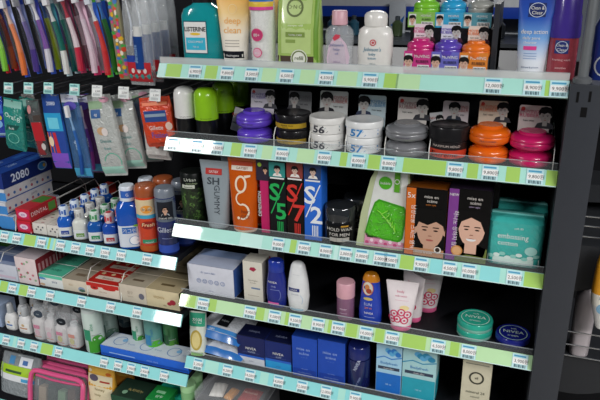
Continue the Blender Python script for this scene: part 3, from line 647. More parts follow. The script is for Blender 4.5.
def deco(b, S, T, SR, SLf):
    b.rect(S, -w/2+.001, w*.5, h*.72, h-.001, M('#2a2036')); b.disc(S, -w*.25, h*.93, w*.13, w*.13, M('#9fc63c')); b.text(S, 'DIMENSION', -w*.22, h*.40, w*.3, WHITE, ang=PI/2); face(b, S, w*.1, h*.86, h*.05, 'm')
o = carton('hair_wax_box', 'narrow magenta wax box left of the green numeral box', 'box', w*.55, .045, h, '#c01d62', deco=deco, group='numbered wax boxes on the third shelf'); put(o, x-w*.235, .0625, Z)
def blackjar(r, R, h):
    b = B(); pr = [(R*.92, 0), (R, .004), (R, h*.60), (R*.95, h*.64)]; b.lathe(pr, M('#121316', rough=.18, coat=.5)); S = Sloft([(z, a, a) for a, z in pr])
    b.grid(S, -R*.75, R*.75, h*.10, h*.56, M('#0b0b0c'), .0005); b.text(S, 'HOLD WAX', 0, h*.42, h*.12, M('#d9d6cf'), .0009, sx=.95); b.text(S, 'FOR MEN', 0, h*.28, h*.12, M('#d9d6cf'), .0009); b.rect(S, -R*.6, R*.6, h*.13, h*.24, M('#a8a59e'), .0009, 4); b.rect(S, R*.1, R*.55, h*.53, h*.57, M('#c08f2a'), .0009, 3); b.build('body', r)
    c = B(); c.lathe([(R*.95, h*.64), (R*.98, h*.66), (R*.98, h*.95), (R*.9, h)], M('#2a2d31', rough=.12, coat=.6, alpha=.9)); c.build('lid', r)
g = can('styling_wax_jar', 'black wax jar with white lettering, in front of its twin', 'jar', 324.5, 356, 201, 'R3', .055, blackjar, 'black wax jars on the third shelf', back=.02)
c = cp(g, 'black wax jar half hidden behind its twin'); c.location = (g.location.x+.025, .125, Z)
# green and white puff pack
x, w, h = spot(356, 409, 164, 'R3', .035)
r = root('bath_puff_pack', 'white hanging pack with bright green window and green ribbon', 'pack')
out = [(-w*.5, .0), (w*.42, 0), (w*.5, h*.5), (w*.46, h*.9), (w*.42, h), (-w*.1, h), (-w*.26, h*.8), (-w*.42, h*.4)]
def slab(b, pts, y0, y1, mat):
    n = len(pts); b.add([(u, y0, v) for u, v in pts]+[(u, y1, v) for u, v in pts], [list(range(n)), list(range(n, 2*n))[::-1]]+[[i, n+i, n+(i+1) % n, (i+1) % n] for i in range(n)], mat)
b = B(); slab(b, out, 0, .055, M('#b9c49a', rough=.3, coat=.3)); b.build('bag', r)
b = B(); S = Sfront(-.0005); front = [(-w*.34, h*.02), (w*.42, h*.02), (w*.48, h*.5), (w*.42, h*.97), (-w*.08, h*.97), (-w*.17, h*.78), (-w*.28, h*.4)]
slab(b, front, -.001, .0, M('#dcdfdb', rough=.3, coat=.3))
wg = M('#4fb81f', rough=.2, coat=.8, scale=45, var=.2, bump=.6)
b.poly(Sfront(-.001), [(-w*.33, h*.17), (-w*.28, h*.12), (w*.34, h*.10), (w*.40, h*.15), (w*.45, h*.46), (w*.40, h*.52), (-w*.08, h*.58), (-w*.16, h*.54), (-w*.26, h*.36)], M('#3a9a12'), .0008)
b.poly(Sfront(-.001), [(-w*.29, h*.18), (-w*.25, h*.145), (w*.31, h*.125), (w*.37, h*.17), (w*.42, h*.45), (w*.37, h*.50), (-w*.07, h*.555), (-w*.14, h*.52), (-w*.23, h*.36)], wg, .0012)
b.disc(Sfront(-.001), -w*.0+w*.03, h*.77, w*.125, w*.125, M('#4fae22'), .001); b.text(Sfront(-.001), 'bubble', w*.03, h*.755, w*.07, WHITE, .0016)
for i in range(5): b.tube([(-w*.1+.008*i, -.0035, h*(.45-.03*i)), (-w*.0+.008*i, -.006, h*(.42-.05*i)), (w*.1+.004*i, -.0045, h*(.46-.04*i))], .0012, M('#8fe04a', rough=.2, coat=.5))
b.build('front_sheet', r)
b = B(); S2 = Sfront(-.0012); b.poly(S2, [(-w*.34, h*.02), (w*.42, h*.02), (w*.43, h*.10), (w*.1, h*.10), (-w*.1, h*.14), (-w*.32, h*.17)], M('#d994b0'), .0006)
for i in range(8): b.disc(S2, -w*.28+w*.09*i, h*(.06+.03*(i % 2)), w*.035, w*.035, M('#f1d4df' if i % 2 else '#c4527f'), .0012)
b.build('floral_strip', r)
b = B(); b.box(w*.2, w*.30, -.004, -.002, h*.68, h*1.0, M('#58a51f', rough=.5)); b.ring(Sfront(-.004), w*.25, h*.80, w*.05, w*.05, w*.015, M('#d7dfd0'), .0012); b.build('ribbon', r)
put(r, x, .04, Z, 0, -3)
# hair dye boxes
def dye(l, rr, t, kind, lab, strip, Y, label):
    x, w, h = spot(l, rr, t, 'R3', Y)
    def deco(b, S, T, SR, SLf):
        b.rect(S, -w/2+.001, -w*.26, .001, h-.001, M(strip)); b.text(S, '5x' if kind == 'm' else 'NEW', -w*.37, h*.85 if kind == 'm' else h*.9, h*.11 if kind == 'm' else h*.05, WHITE, .0008); b.text(S, '남성전용 스피드 염색' if kind == 'm' else '하나도 상하지 않은', -w*.345, h*.42, w*.135, WHITE, .0008, ang=-PI/2 if kind != 'm' else -PI/2)
        b.text(S, 'mise en', w*.12, h*.87, h*.062, M('#d8d2cc'), .002); b.text(S, 'scène', w*.14, h*.81, h*.062, M('#d8d2cc'), .002); b.text(S, 'color style', w*.12, h*.765, h*.032, M('#d07a2c' if kind == 'm' else '#b9a7c8'), .002)
        SF = lambda u, v, o: S(max(-w*.258, min(w*.494, u)), max(.001, min(h*.72, v)), o)
        if kind == 'm':
            face(b, SF, w*.13, h*.40, w*.68, 'm', '#c79c84', '#0a0909')
            b.rect(S, -w*.26, w/2-.001, .001, h*.12, M('#b9855f'), .0012); b.disc(S, w*.34, h*.12, w*.09, w*.09, M('#e2d9d0'), .0018); b.disc(S, w*.34, h*.125, w*.055, w*.06, M('#3a2a22'), .0022); b.text(S, 'natural brown', -w*.02, h*.05, h*.045, WHITE, .002)
        else:
            face(b, SF, w*.10, h*.46, w*.64, 'w', '#dcb09a', '#0a0809', '#6e7a3c')
            b.disc(S, -w*.22, h*.15, w*.14, w*.14, M('#c98a4a'), .0020); b.disc(S, -w*.22, h*.15, w*.11, w*.11, M('#dba877'), .0024); b.rect(S, -w*.26, w/2-.001, .001, h*.06, M('#5e6b34'), .0018)
    o = carton('hair_dye_box', lab, 'box', w, .06, h, '#0a0909', sides='#c9761f' if kind == 'm' else '#251c26', top='#8a4a12' if kind == 'm' else '#2a2030', deco=deco, group='hair dye boxes on the third shelf'); put(o, x, Y+.03, Z, label)
    return o
o = dye(405, 446, 188.5, 'm', 'black hair dye box with a man and orange strip', '#d2691a', .03, 0)
c = cp(o, 'hair dye box with orange sides standing behind the man box'); c.location.y += .065; c.location.x += .012
o = dye(446.8, 489.5, 189.5, 'w', 'black hair dye box with a smiling woman and purple strip', '#7c3b8e', .03, 0)
c = cp(o, 'hair dye box standing behind the smiling woman box'); c.location.y += .065; c.location.x += .012
# cotton packs
def cotton(l, rr, t, Y, lab):
    x, w, h = spot(l, rr, t, 'R3', Y)
    r = root('cotton_pack', lab, 'cotton pack', 'teal cotton packs on the third shelf')
    sc = [(0, w*.48, .030, 6), (.006, w*.5, .035, 6), (h*.5, w*.5, .037, 6), (h*.92, w*.5, .035, 6), (h*.985, w*.48, .028, 5), (h, w*.45, .024, 4)]
    tm = M('#3fb5ad', rough=.2, coat=.5, var=.06, bump=.25); b = B(); b.loft(sc, tm, 40); b.box(-w*.46, w*.46, -.004, .004, h-.001, h+.003, M('#7fd0ca', rough=.2)); b.build('bag', r)
    b = B(); S = Sloft(sc); b.grid(S, -w*.46, w*.46, h*.03, h*.2, M('#cfe4dd'), .0006)
    for i in range(9): b.disc(S, -w*.4+w*.1*i, h*(.2+.035*(i % 3)), w*.06, w*.04, M('#d9ebe5' if i % 2 else '#8fcfc4'), .0009, 10)
    b.text(S, 'embossing', -w*.04, h*.60, h*.15, M('#e4f2ee'), .001, sx=.9); b.text(S, 'cotton', -w*.12, h*.46, h*.14, M('#e4f2ee'), .001); b.disc(S, w*.3, h*.38, w*.11, w*.09, M('#a8dcd4'), .001); b.text(S, 'soft 80', w*.05, h*.80, h*.06, M('#d3ece7'), .001)
    b.build('label', r); put(r, x, Y+.035, Z); return r
cotton(486.5, 543.5, 219.5, .035, 'teal soft pack of embossed cotton, in front')
a = cotton(490, 547, 207, .115, 'teal soft pack of cotton, behind another one')
# ============================================================ R4
Z = SZ['R4']
x, w, h = spot(188.5, 233.5, 267, 'R4', .04)
def deco(b, S, T, SR, SLf):
    b.text(S, 'dr. pure skin', -w*.05, h*.74, h*.10, M('#7d8fb8')); 
    for i in range(5): b.ring(S, -w*.26+w*.13*i, h*.46, w*.05, w*.05, w*.013, M('#9aa6c4')); b.text(S, '한방수딩크'[i], -w*.26+w*.13*i, h*.46-w*.028, w*.07, M('#8c99ba'))
    b.text(S, '250 ml', 0, h*.12, h*.06, M('#a4aec4')); b.rect(T, -w*.45, w*.45, .01, .05, M('#8aa0c9'), .0004)
o = carton('cosmetic_box', 'large white cosmetic box with blue side at left of fourth shelf', 'box', w, .10, h, '#d5d7e2', sides='#35579c', top='#b9c2da', deco=deco); put(o, x, .09, Z)
x, w, h = spot(243.5, 262.5, 262, 'R4', .045)
def deco(b, S, T, SR, SLf):
    b.poly(S, [(-w*.16, h*.80), (w*.05, h*.76), (w*.2, h*.82), (w*.1, h*.87), (-w*.1, h*.86)], M('#a92748')); b.text(S, 'Norwegian', 0, h*.52, h*.05, M('#8a8276')); b.text(S, 'formula', 0, h*.46, h*.045, M('#8a8276')); b.rect(S, -w*.1, w*.36, h*.32, h*.36, M('#6f86a8'))
    b.rect(S, -w*.3, w*.3, h*.14, h*.155, M('#b5aea0'))
o = carton('hand_cream_box', 'small cream white box with red mark, in front of its twin', 'box', w, .05, h, '#ddd8cb', sides='#b9b4a8', deco=deco, group='cream boxes with red mark'); put(o, x, .07, Z)
c = cp(o, 'small cream white box with red mark, behind its twin'); c.location = (x+.012, .145, Z)
# slim bottles
x, w, h = spot(266.5, 287, 257.5, 'R4', .05, back=.01, q=.7)
nb = M('#1c2a86', rough=.25, coat=.4)
secs = [(0, w*.42, w*.3, 2.4), (.004, w*.46, w*.34, 2.4), (h*.3, w*.5, w*.36, 2.4), (h*.55, w*.46, w*.34, 2.4), (h*.74, w*.38, w*.3, 2.3), (h*.76, w*.37, w*.3, 2.2)]
def deco(q, S):
    q.text(S, 'NIVEA', -w*.08, h*.54, h*.065, WHITE, .0008); q.text(S, 'body', -w*.02, h*.46, h*.05, M('#aab4da'), .0008)
    q.rect(S, -w*.2, w*.25, h*.40, h*.408, M('#8a97cc'), .0008, 4); q.grid(S, -w*.34, w*.2, h*.07, h*.125, M('#d95fa6'), .0008); q.ring(S, w*.15, h*.3, w*.16, h*.12, .001, M('#7685c4'), .0008, 14, -1.2, 1.2)
r = bottle('body_lotion_bottle', 'dark blue body lotion bottle with pink band', secs, [(h*.76, w*.37, w*.3), (h*.78, w*.39, w*.32), (h*.97, w*.37, w*.3), (h, w*.3, w*.25)], nb, M('#2038a0', rough=.25, coat=.4), deco, group='body lotions on the fourth shelf'); put(r, x, .05, Z)
x, w, h = spot(287.5, 309.5, 260, 'R4', .05, back=.008, q=.7)
wm = M('#e3e5e6', rough=.25, coat=.3)
secs = [(0, w*.40, w*.28, 2.4), (.004, w*.43, w*.3, 2.4), (h*.3, w*.5, w*.34, 2.4), (h*.6, w*.45, w*.32, 2.4), (h*.78, w*.38, w*.29, 2.3), (h*.93, w*.31, w*.24, 2.2), (h*.98, w*.24, w*.2, 2), (h, w*.14, w*.12, 2)]
def deco(q, S):
    q.grid(S, -w*.34, w*.16, h*.43, h*.50, M('#1b2b74'), .0008); q.text(S, 'NIVEA', -w*.09, h*.446, h*.05, WHITE, .0012)
    q.text(S, 'white body', -w*.06, h*.36, h*.035, M('#7f8ba0'), .0008); q.ring(S, 0, h*.26, w*.3, h*.14, .001, M('#a9c4dc'), .0008, 14, -.6, .9); q.grid(S, -w*.33, w*.3, h*.02, h*.06, M('#a5cbe2'), .0008)
r = bottle('body_lotion_bottle', 'white body lotion bottle with small navy badge', secs, [(h*.772, w*.388, w*.297), (h*.776, w*.39, w*.3), (h*.78, w*.385, w*.296)], wm, M('#c6cace'), deco, group='body lotions on the fourth shelf'); put(r, x, .05, Z)
x, w, h = spot(336.5, 355, 278.5, 'R4', .05, back=.012, q=1); R = w/2
pr = [(R*.92, 0), (R*.97, .003), (R*.97, h*.58), (R*.9, h*.60)]
r = root('toner_bottle', 'pale purple toner bottle with pink cylinder cap', 'bottle')
b = B(); b.lathe(pr, M('#8d6280', rough=.12, alpha=.88, coat=.5)); b.build('body', r)
b = B(); b.lathe([(R*.95, h*.60), (R, h*.605), (R, h*.97), (R*.9, h)], M('#d3a0ab', rough=.35)); b.build('cap', r)
b = B(); S = Sloft([(z, a, a) for a, z in pr]); b.text(S, 'toner', 0, h*.3, h*.08, M('#d8c3d4'), .0006); b.rect(S, -R*.4, R*.4, h*.2, h*.21, M('#c8aec4'), .0006, 4); b.build('label', r); put(r, x, .05, Z)
x, w, h = spot(359.5, 382.5, 271, 'R4', .05, back=.01, q=.65)
secs = [(0, w*.46, w*.28, 2.6), (.004, w*.49, w*.32, 2.6), (h*.25, w*.5, w*.33, 2.6), (h*.6, w*.42, w*.3, 2.5), (h*.84, w*.37, w*.27, 2.4), (h*.86, w*.36, w*.26, 2.4)]
def deco(q, S):
    q.disc(S, -w*.07, h*.74, w*.24, h*.14, M('#d9d3c6'), .0008); q.ring(S, -w*.07, h*.74, w*.24, h*.14, .0015, M('#b5522a'), .0012); q.disc(S, -w*.1, h*.76, w*.1, h*.06, M('#c9824a'), .0012); q.disc(S, -w*.02, h*.69, w*.12, h*.05, M('#a4442c'), .0014)
    q.disc(S, -w*.05, h*.53, w*.2, h*.03, M('#c9b56a'), .0008); q.text(S, 'SUN', -w*.05, h*.39, h*.08, M('#b9c4e8'), .0008); q.text(S, 'SPF 45', -w*.03, h*.325, h*.05, M('#e4872e'), .0008); q.text(S, 'NIVEA', 0, h*.22, h*.06, WHITE, .0008); q.rect(S, -w*.2, w*.25, h*.15, h*.16, M('#9aa8dc'), .0008, 4)
r = bottle('sun_lotion_bottle', 'blue sun lotion bottle with orange cap', secs, [(h*.86, w*.37, w*.27), (h*.90, w*.36, w*.27), (h*.97, w*.30, w*.24), (h, w*.24, w*.2)], M('#1f3fae', rough=.22, coat=.4), M('#c97f1c', rough=.3, coat=.3), deco); put(r, x, .05, Z)
def d3(q, S, w, h):
    q.text(S, 'body', -w*.04, h*.78, h*.07, M('#d98aa0'), .0008); q.text(S, 'milk lotion', -w*.02, h*.70, h*.05, M('#d98aa0'), .0008); q.rect(S, -w*.2, w*.22, h*.63, h*.635, M('#d9a0b0'), .0008, 4)
    q.disc(S, w*.1, h*.49, w*.14, h*.05, M('#e8d59a'), .0008)
    for u, v in ((-.2, .36), (.02, .40), (.2, .36), (-.1, .26), (.12, .24), (-.26, .24)): q.ring(S, w*u, h*v, w*.12, w*.12, w*.035, M('#cc2f5c'), .001, 12); q.disc(S, w*u, h*v, w*.035, w*.035, M('#cc2f5c'), .001, 8)
x, w, h = spot(386.5, 419, 281, 'R4', .045, pm=286)
r = squeeze_tube('body_milk_tube', 'white tube with pink flower print, front of the three', w, h, w*.66, '#e8dfe1', '#d9608f', d3, caph=.10, group='pink flower tubes on the fourth shelf'); put(r, x, .045, Z, 5)
c = cp(r, 'white tube with pink flower print turned away, middle of three'); put(c, x+.018, .095, Z, -38)
c = cp(r, 'white tube with pink flower print, rearmost of the three'); put(c, x+.046, .15, Z, 10)
x, w, h = spot(455.5, 492, 321, 'R4', .055, back=.03, pm=333, q=1); R = w/2
def tin(r, R, h, c1, c2, txt):
    b = B(); b.lathe([(R*.95, 0), (R*.98, .002), (R*.98, h*.45)], M(c2, rough=.25, metal=.2)); b.build('body', r)
    l = B(); l.lathe([(R, h*.42), (R, h*.88), (R*.96, h), (R*.88, h), (R*.86, h*.96)], M(c1, rough=.25, coat=.4)); T = Stop(h*.96); l.ring(T, 0, 0, R*.8, R*.8, R*.04, M('#bfe4d6')); l.text(T, txt, 0, -R*.05, R*.42, M('#d6efe4')); l.text(T, 'cream', 0, -R*.4, R*.25, M('#d6efe4')); l.text(T, 'soft', 0, R*.38, R*.22, M('#d6efe4')); l.build('lid', r)
r = root('cream_tin', 'turquoise round cream tin lying on fourth shelf, upper of two', 'tin', 'round tins on the fourth shelf'); hh = .021; tin(r, R, hh, '#2aa58e', '#8fd0c0', 'NIVEA'); put(r, x, .075, Z+hh+.0003)
c = cp(r, 'turquoise round cream tin at the bottom of its pair'); c.location.z = Z
x, w, h = spot(494, 530, 337, 'R4', .07, pm=345, q=1)
R = w/2; r = root('cream_tin', 'dark navy round cream tin lying near the post', 'tin', 'round tins on the fourth shelf'); tin(r, R, .022, '#1a2280', '#10164e', 'NIVEA'); put(r, x, .07, Z)
# ============================================================ R5
Z = SZ['R5']
# wipes
def pillow(r, w, d, h, m1, m2, deco=None, nm='film'):
    b = B(); nu, nv = 14, 10; V = []
    for s_ in (1, -1):
        for j in range(nv+1):
            for i in range(nu+1):
                u = -1+2*i/nu; v = -1+2*j/nv
                k = max(0, (1-abs(u)**4)*(1-abs(v)**4))**.5
                V.append((u*w/2, v*d/2, h/2+s_*h/2*k+.0012*math.sin(9*u+4*v)*k))
    n = (nu+1)*(nv+1)
    fa = [[j*(nu+1)+i, j*(nu+1)+i+1, (j+1)*(nu+1)+i+1, (j+1)*(nu+1)+i] for j in range(nv) for i in range(nu)]
    b.add(V, fa+[[n+k for k in f[::-1]] for f in fa], m1)
    T = lambda u, v, o: (u, v, h/2+h/2*max(0, (1-abs(2*u/w)**4)*(1-abs(2*v/d)**4))**.5+o+.0012)
    if deco: deco(b, T)
    if m2:
        for j in range(nv):
            for i in range(nu):
                if j < 1: b.mi[j*nu+i] = b.m(m2); b.mi[nv*nu+j*nu+i] = b.m(m2)
    b.build(nm, r); return r
def wdeco(b, T):
    b.grid(T, -.016, .020, -.040, .005, M('#15181e', rough=.3), .001, 6, 6); b.text(T, 'wipes', .002, -.022, .011, M('#c6ccd2'), .0018); b.grid(T, -.06, .06, -.060, -.048, M('#3f86c9'), .001, 8, 2); b.text(T, 'aqua', -.02, -.058, .009, WHITE, .0016)
x, w, h = spot(192, 240, 330, 'R5', .04, pm=350)
r = root('wet_wipes_pack', 'silver and blue wet wipes pack on top of another one', 'wipes pack', 'wet wipes packs at the left end of the fifth shelf'); pillow(r, w, .15, .042, M('#c9cdd4', rough=.2, coat=.5, bump=.4), M('#2d6fb8', rough=.22, coat=.5), wdeco)
put(r, x+.012, .118, Z+.050, -8, 11)
r = root('wet_wipes_pack', 'silver and blue wet wipes pack under another one', 'wipes pack', 'wet wipes packs at the left end of the fifth shelf'); pillow(r, w, .155, .038, M('#c2c7ce', rough=.2, coat=.5, bump=.4), M('#2d6fb8', rough=.22, coat=.5)); put(r, x+.016, .11, Z, -6, 5)
# tea-green box at the far left
x0, _ = P(196, 330, .03)
r = root('soap_pouch', 'white and green pouch with yellow oval at the fifth shelf left end', 'pouch')
sc = [(0, .022, .02, 4), (.08, .024, .014, 3), (.125, .025, .002, 3)]
b = B(); b.loft(sc, M('#d5dccf', rough=.3, coat=.4)); S = Sloft(sc); b.grid(S, -.022, .022, .085, .122, M('#2f9c7a'), .0006); b.text(S, '천연', 0, .095, .016, WHITE, .001); b.disc(S, -.002, .045, .017, .03, M('#b8a04a'), .0006); b.disc(S, -.002, .045, .012, .024, M('#d9c987'), .001); b.grid(S, -.022, .022, .0, .01, M('#7fae5a'), .0006); b.build('pouch', r)
put(r, .024, .045, Z, 10, -8)
def nbox(l, rr, t, lab, c1, c2, frac, txt, Y=.04, sub='VISAGE', group='dark blue cream boxes on the fifth shelf'):
    x, w, h = spot(l, rr, t, 'R5', Y)
    def deco(b, S, T, SR, SLf):
        b.rect(S, -w/2+.0012, w/2-.0012, .0012, h*frac, M(c2)); b.rect(S, -w/2+.0012, w/2-.0012, h*frac, h*(frac+.08), M('#2d62c4'), .0005)
        b.text(S, 'NIVEA', -w*.0, h*.55, h*.13, WHITE); b.text(S, sub, w*.02, h*.45, h*.08, M('#b4c0dc')); b.text(S, 'crème', 0, h*.12, h*.06, M('#5a6a90'), .001)
        b.rect(S, -w*.3, w*.3, h*.44, h*.445, M('#6f80b8')); b.text(T, 'NIVEA', 0, -.005, .012, M('#8f99bd'))
    o = carton('face_cream_box', lab, 'box', w, .06, h, c1, sides=None, top='#10163a', deco=deco, group=group); put(o, x, Y+.03, Z); return x, w, h
nbox(237.5, 264.5, 337.5, 'navy cream box with white lower part beside the wipes', '#172058', '#cfd3dc', .26, 'x')
nbox(265, 291.5, 343, 'navy cream box with sky blue lower part', '#14266a', '#2f9bd8', .30, 'x', sub='SOFT')
def mbox(l, rr, t, lab):
    x, w, h = spot(l, rr, t, 'R5', .035)
    def deco(b, S, T, SR, SLf):
        b.text(S, 'mise en', -w*.05, h*.68, h*.10, M('#9db6ec')); b.text(S, 'scène', -w*.02, h*.57, h*.10, M('#9db6ec')); b.text(S, '· · ·', -w*.02, h*.47, h*.1, M('#9db6ec')); b.rect(S, -w*.45, w*.45, h*.02, h*.2, M('#1a3c9a')); b.text(S, 'pearl shining moisture', 0, h*.10, h*.035, M('#8fa8e0'), .0008); b.text(S, 'hair serum', 0, h*.2, h*.035, M('#8fa8e0'), .0008)
    o = carton('hair_serum_box', lab, 'box', w, .055, h, '#1e4cb4', sides='#14337e', top='#173a90', deco=deco, group='royal blue serum boxes on the fifth shelf'); put(o, x, .0625, Z)
mbox(292.3, 317, 338, 'royal blue serum box next to the sky blue based box'); mbox(317.8, 345, 341.5, 'royal blue serum box next to the navy bottle')
def cyl(r, R, h):
    secs = [(0, R*.9, R*.9), (.004, R, R), (h*.7, R, R), (h*.72, R*.97, R*.97), (h*.97, R*.94, R*.94), (h, R*.85, R*.85)]
    b = B(); b.loft(secs[:3], M('#141d56', rough=.25, coat=.4)); b.build('body', r); c = B(); c.loft(secs[3:], M('#1b2668', rough=.25, coat=.4)); c.build('cap', r)
    t = B(); S = Sloft(secs); t.text(S, 'NIVEA', 0, h*.60, h*.10, M('#c9d2ec'), .0008, ang=PI/2.6); t.text(S, 'for men', R*.05, h*.2, h*.08, M('#8d9ac8'), .0008, ang=PI/2.6); t.build('label', r)
can('after_shave_bottle', 'navy cylinder bottle between royal blue and sky boxes', 'bottle', 347.5, 370.5, 341, 'R5', .055, cyl)
def wbox(l, rr, t, lab, c1, c2, c3):
    x, w, h = spot(l, rr, t, 'R5', .04)
    def deco(b, S, T, SR, SLf):
        b.rect(S, -w/2+.001, w/2-.001, .001, h*.42, M(c2)); b.rect(S, -w*.42, w*.42, h*.50, h*.56, M('#3a4458')); b.text(S, 'double effect', 0, h*.515, h*.035, WHITE, .0008)
        for i in range(6): b.disc(S, w*(-.05+.08*i), h*(.90-.03*(i % 3)), w*.11, h*.05, M(c3 if i % 2 else '#5fb0e0'), .0005+.00005*i)
        b.poly(S, [(-w*.5, h*.70), (-w*.2, h*.76), (w*.1, h*.72), (w*.5, h*.78), (w*.5, h*.80), (w*.1, h*.74), (-w*.2, h*.78), (-w*.5, h*.72)], M(c3), .0008)
        b.text(S, 'Bodyfresh', 0, h*.61, h*.075, M('#3f7fc0'), .0008); b.text(S, '120 ml', 0, h*.18, h*.04, M('#bfe0f0'), .0008)
        b.rect(SR, -.028, .028, .001, h*.42, M(c2), .0003)
    o = carton('skin_care_box', lab, 'box', w, .06, h, c1, deco=deco, group='watery skin care boxes on the fifth shelf'); put(o, x, .07, Z)
wbox(376, 401.5, 345.5, 'pale and royal blue skin care box with water print', '#a4cfe6', '#1f6cc4', '#2f7fd0')
wbox(402, 436, 349.5, 'pale and teal skin care box with water print', '#a9d3d6', '#2aa0b4', '#2f8fb8')
x, w, h = spot(461, 490.5, 361, 'R5', .035)
def deco(b, S, T, SR, SLf):
    b.ring(S, 0, h*.68, w*.26, w*.26, w*.06, M('#3a3a30')); b.text(S, 'all', 0, h*.66, w*.14, M('#3a3a30')); b.text(S, 'mineral 24', 0, h*.38, h*.07, M('#56564a')); b.text(S, 'natural', 0, h*.30, h*.05, M('#77776a')); b.rect(S, -w*.4, w*.4, h*.93, h*.95, M('#8f8f80')); b.rect(S, -w*.3, w*.3, h*.2, h*.21, M('#8f8f80'))
o = carton('lotion_box', 'tall cream coloured box with dark ring emblem', 'box', w, .06, h, '#cfc9b0', sides='#a9a48e', deco=deco); put(o, x, .065, Z)
# ============================================================ R6, what shows under the fifth shelf
Z = SZ['R6']
def frost(r, R, h):
    gm = M('#8cc487', rough=.35, alpha=.85, coat=.3); b = B(); b.lathe([(R*.95, 0), (R, .004), (R, h*.86), (R*.97, h*.88)], gm); b.build('body', r); c = B(); c.lathe([(R*1.02, h*.88), (R*1.02, h*.98), (R*.95, h)], M('#a4d49c', rough=.3, coat=.3)); c.build('lid', r)
zc = Z
def gb(px, py, R, Y, lab):
    x, z = P(px, py, Y); r = root('green_tumbler', lab, 'tumbler', 'frosted green tumblers at the bottom'); frost(r, R, z-Z+.004); put(r, x, Y, Z)
gb(195.5, 374, .021, .10, 'frosted green tumbler with lid, the taller rear one'); gb(188, 384, .023, .05, 'frosted green tumbler, the lower front one')
r = root('wrapped_gift_tray', 'clear wrapped tray holding white and red packets', 'tray')
x0, z0 = P(203, 386, .06); x1, z1 = P(266, 396, .06)
hh = (z0+z1)/2-Z-.02; ww = x1-x0
b = B(); b.box(-ww/2, ww/2, -.06, .09, 0, hh, M('#5a5c60', rough=.3), .004); b.build('tray_base', r)
b = B(); b.box(-ww/2, ww/2, -.062, .092, hh, hh+.03, CLEAR, .004); b.build('wrap', r); put(r, (x0+x1)/2, .07, Z)
def bag(lab, px, py, Y, w, d, h, c, c2, grp, nm, cat, rz=0, zb=None, deco=None):
    x, z = P(px, py, Y); r = root(nm, lab, cat, grp); pillow(r, w, d, h, M(c, rough=.3, coat=.4), M(c2, rough=.3) if c2 else None, deco, 'film'); put(r, x, Y, (zb if zb is not None else z), rz); return r
zz = Z+hh+.001
bag('white rounded packet inside the clear tray', 219, 393, .06, .042, .06, .02, '#d9d6d0', None, 'packets in the clear tray', 'soap_packet', 'packet', 10, zz)
bag('orange brown packet in the middle of the clear tray', 232, 397, .055, .025, .05, .02, '#c98a3c', None, 'packets in the clear tray', 'soap_packet', 'packet', -8, zz)
def rd(b, T): b.text(T, 'Natural', 0, 0, .014, M('#e8b8a8'), .0012)
bag('dark red packet at the right of the clear tray', 250, 398, .06, .058, .07, .02, '#a31d1d', None, 'packets in the clear tray', 'soap_packet', 'packet', 0, zz, rd)
# ============================================================ L1: toothpaste, mouthwash, cans
Z = SZ['L1']
# the row runs: things stand on the left bay shelf, further ones go deeper
def longbox(name, lab, cat, xl, xr, y0, L, z, h, front, side, top, deco=None, group=None):
    w = xr-xl; o = carton(name, lab, cat, w, L, h, front, sides=side, top=top, deco=deco, group=group, bev=.0008); put(o, (xl+xr)/2, y0+L/2, z); return o
# red toothpaste boxes: two stacked
xl = P(17, 225, .03)[0]; xr = P(31, 228, .03)[0]
def dred(b, S, T, SR, SLf):
    w = xr-xl; b.rect(S, -w*.42, w*.42, .006, .028, M('#c92a5a')); b.disc(S, 0, .018, w*.3, .008, M('#e6c8d8')); b.text(S, '치약', 0, .014, .008, M('#6a2a8a'), .001)
    b.rect(T, -w*.4, w*.4, .0, .05, M('#3f7a2c'), .0004); b.text(SR, 'DENTAL', -.02, .012, .018, M('#e6d2d2')); b.rect(SR, .02, .05, .004, .03, M('#4f8a34'))
for i, lab in enumerate(('red toothpaste box with green end at bottom of its stack', 'red toothpaste box with green end on top of its stack')):
    longbox('toothpaste_box', lab, 'toothpaste', xl, xr, .03+.004*i, .115, Z+.0365*i+.0002, .036, '#c51f33', '#a8171f', '#b51c26', dred, 'boxed toothpaste on the left bay')
# white floral toothpaste boxes: two columns right of the red ones
def dwh(b, S, T, SR, SLf):
    for k in range(9):
        y_ = -.085+.02*k; b.disc(T, (-1)**k*.006, y_, .006, .003, M('#7d8f6a' if k % 2 else '#b07a7a'), .0005, 8); b.disc(SR, y_, .018+.006*(-1)**k, .006, .004, M('#4a4a50' if k % 2 else '#8a5a5a'), .0005, 8)
    for k in range(4): b.disc(S, -.012+.008*k, .014+.008*(k % 2), .003, .003, M('#5a5a5e'), .0005, 8)
wc = (P(46, 236, .03)[0]-P(31.5, 230, .03)[0])
x0 = P(32, 230, .03)[0]
for c_ in range(2):
    for i in range(1):
        lab = [['white flower printed toothpaste box beside the red ones'], ['white flower printed toothpaste box beside the blue mouthwash']][c_][i]
        longbox('toothpaste_box', lab, 'toothpaste', x0+c_*(wc+.001), x0+c_*(wc+.001)+wc*.98, .035+.01*i, .19, Z+.0335*i+.0002, .033, '#ddd8d0', '#d6d0c4', '#dcd6ca', dwh, 'boxed toothpaste on the left bay')
longbox('toothpaste_box', 'red and white toothpaste box lying at the back behind others', 'toothpaste', x0-.01, x0+.022, .26, .15, Z+.0002, .034, '#b5222c', '#c33a30', '#c8403a', None, 'boxed toothpaste on the left bay')
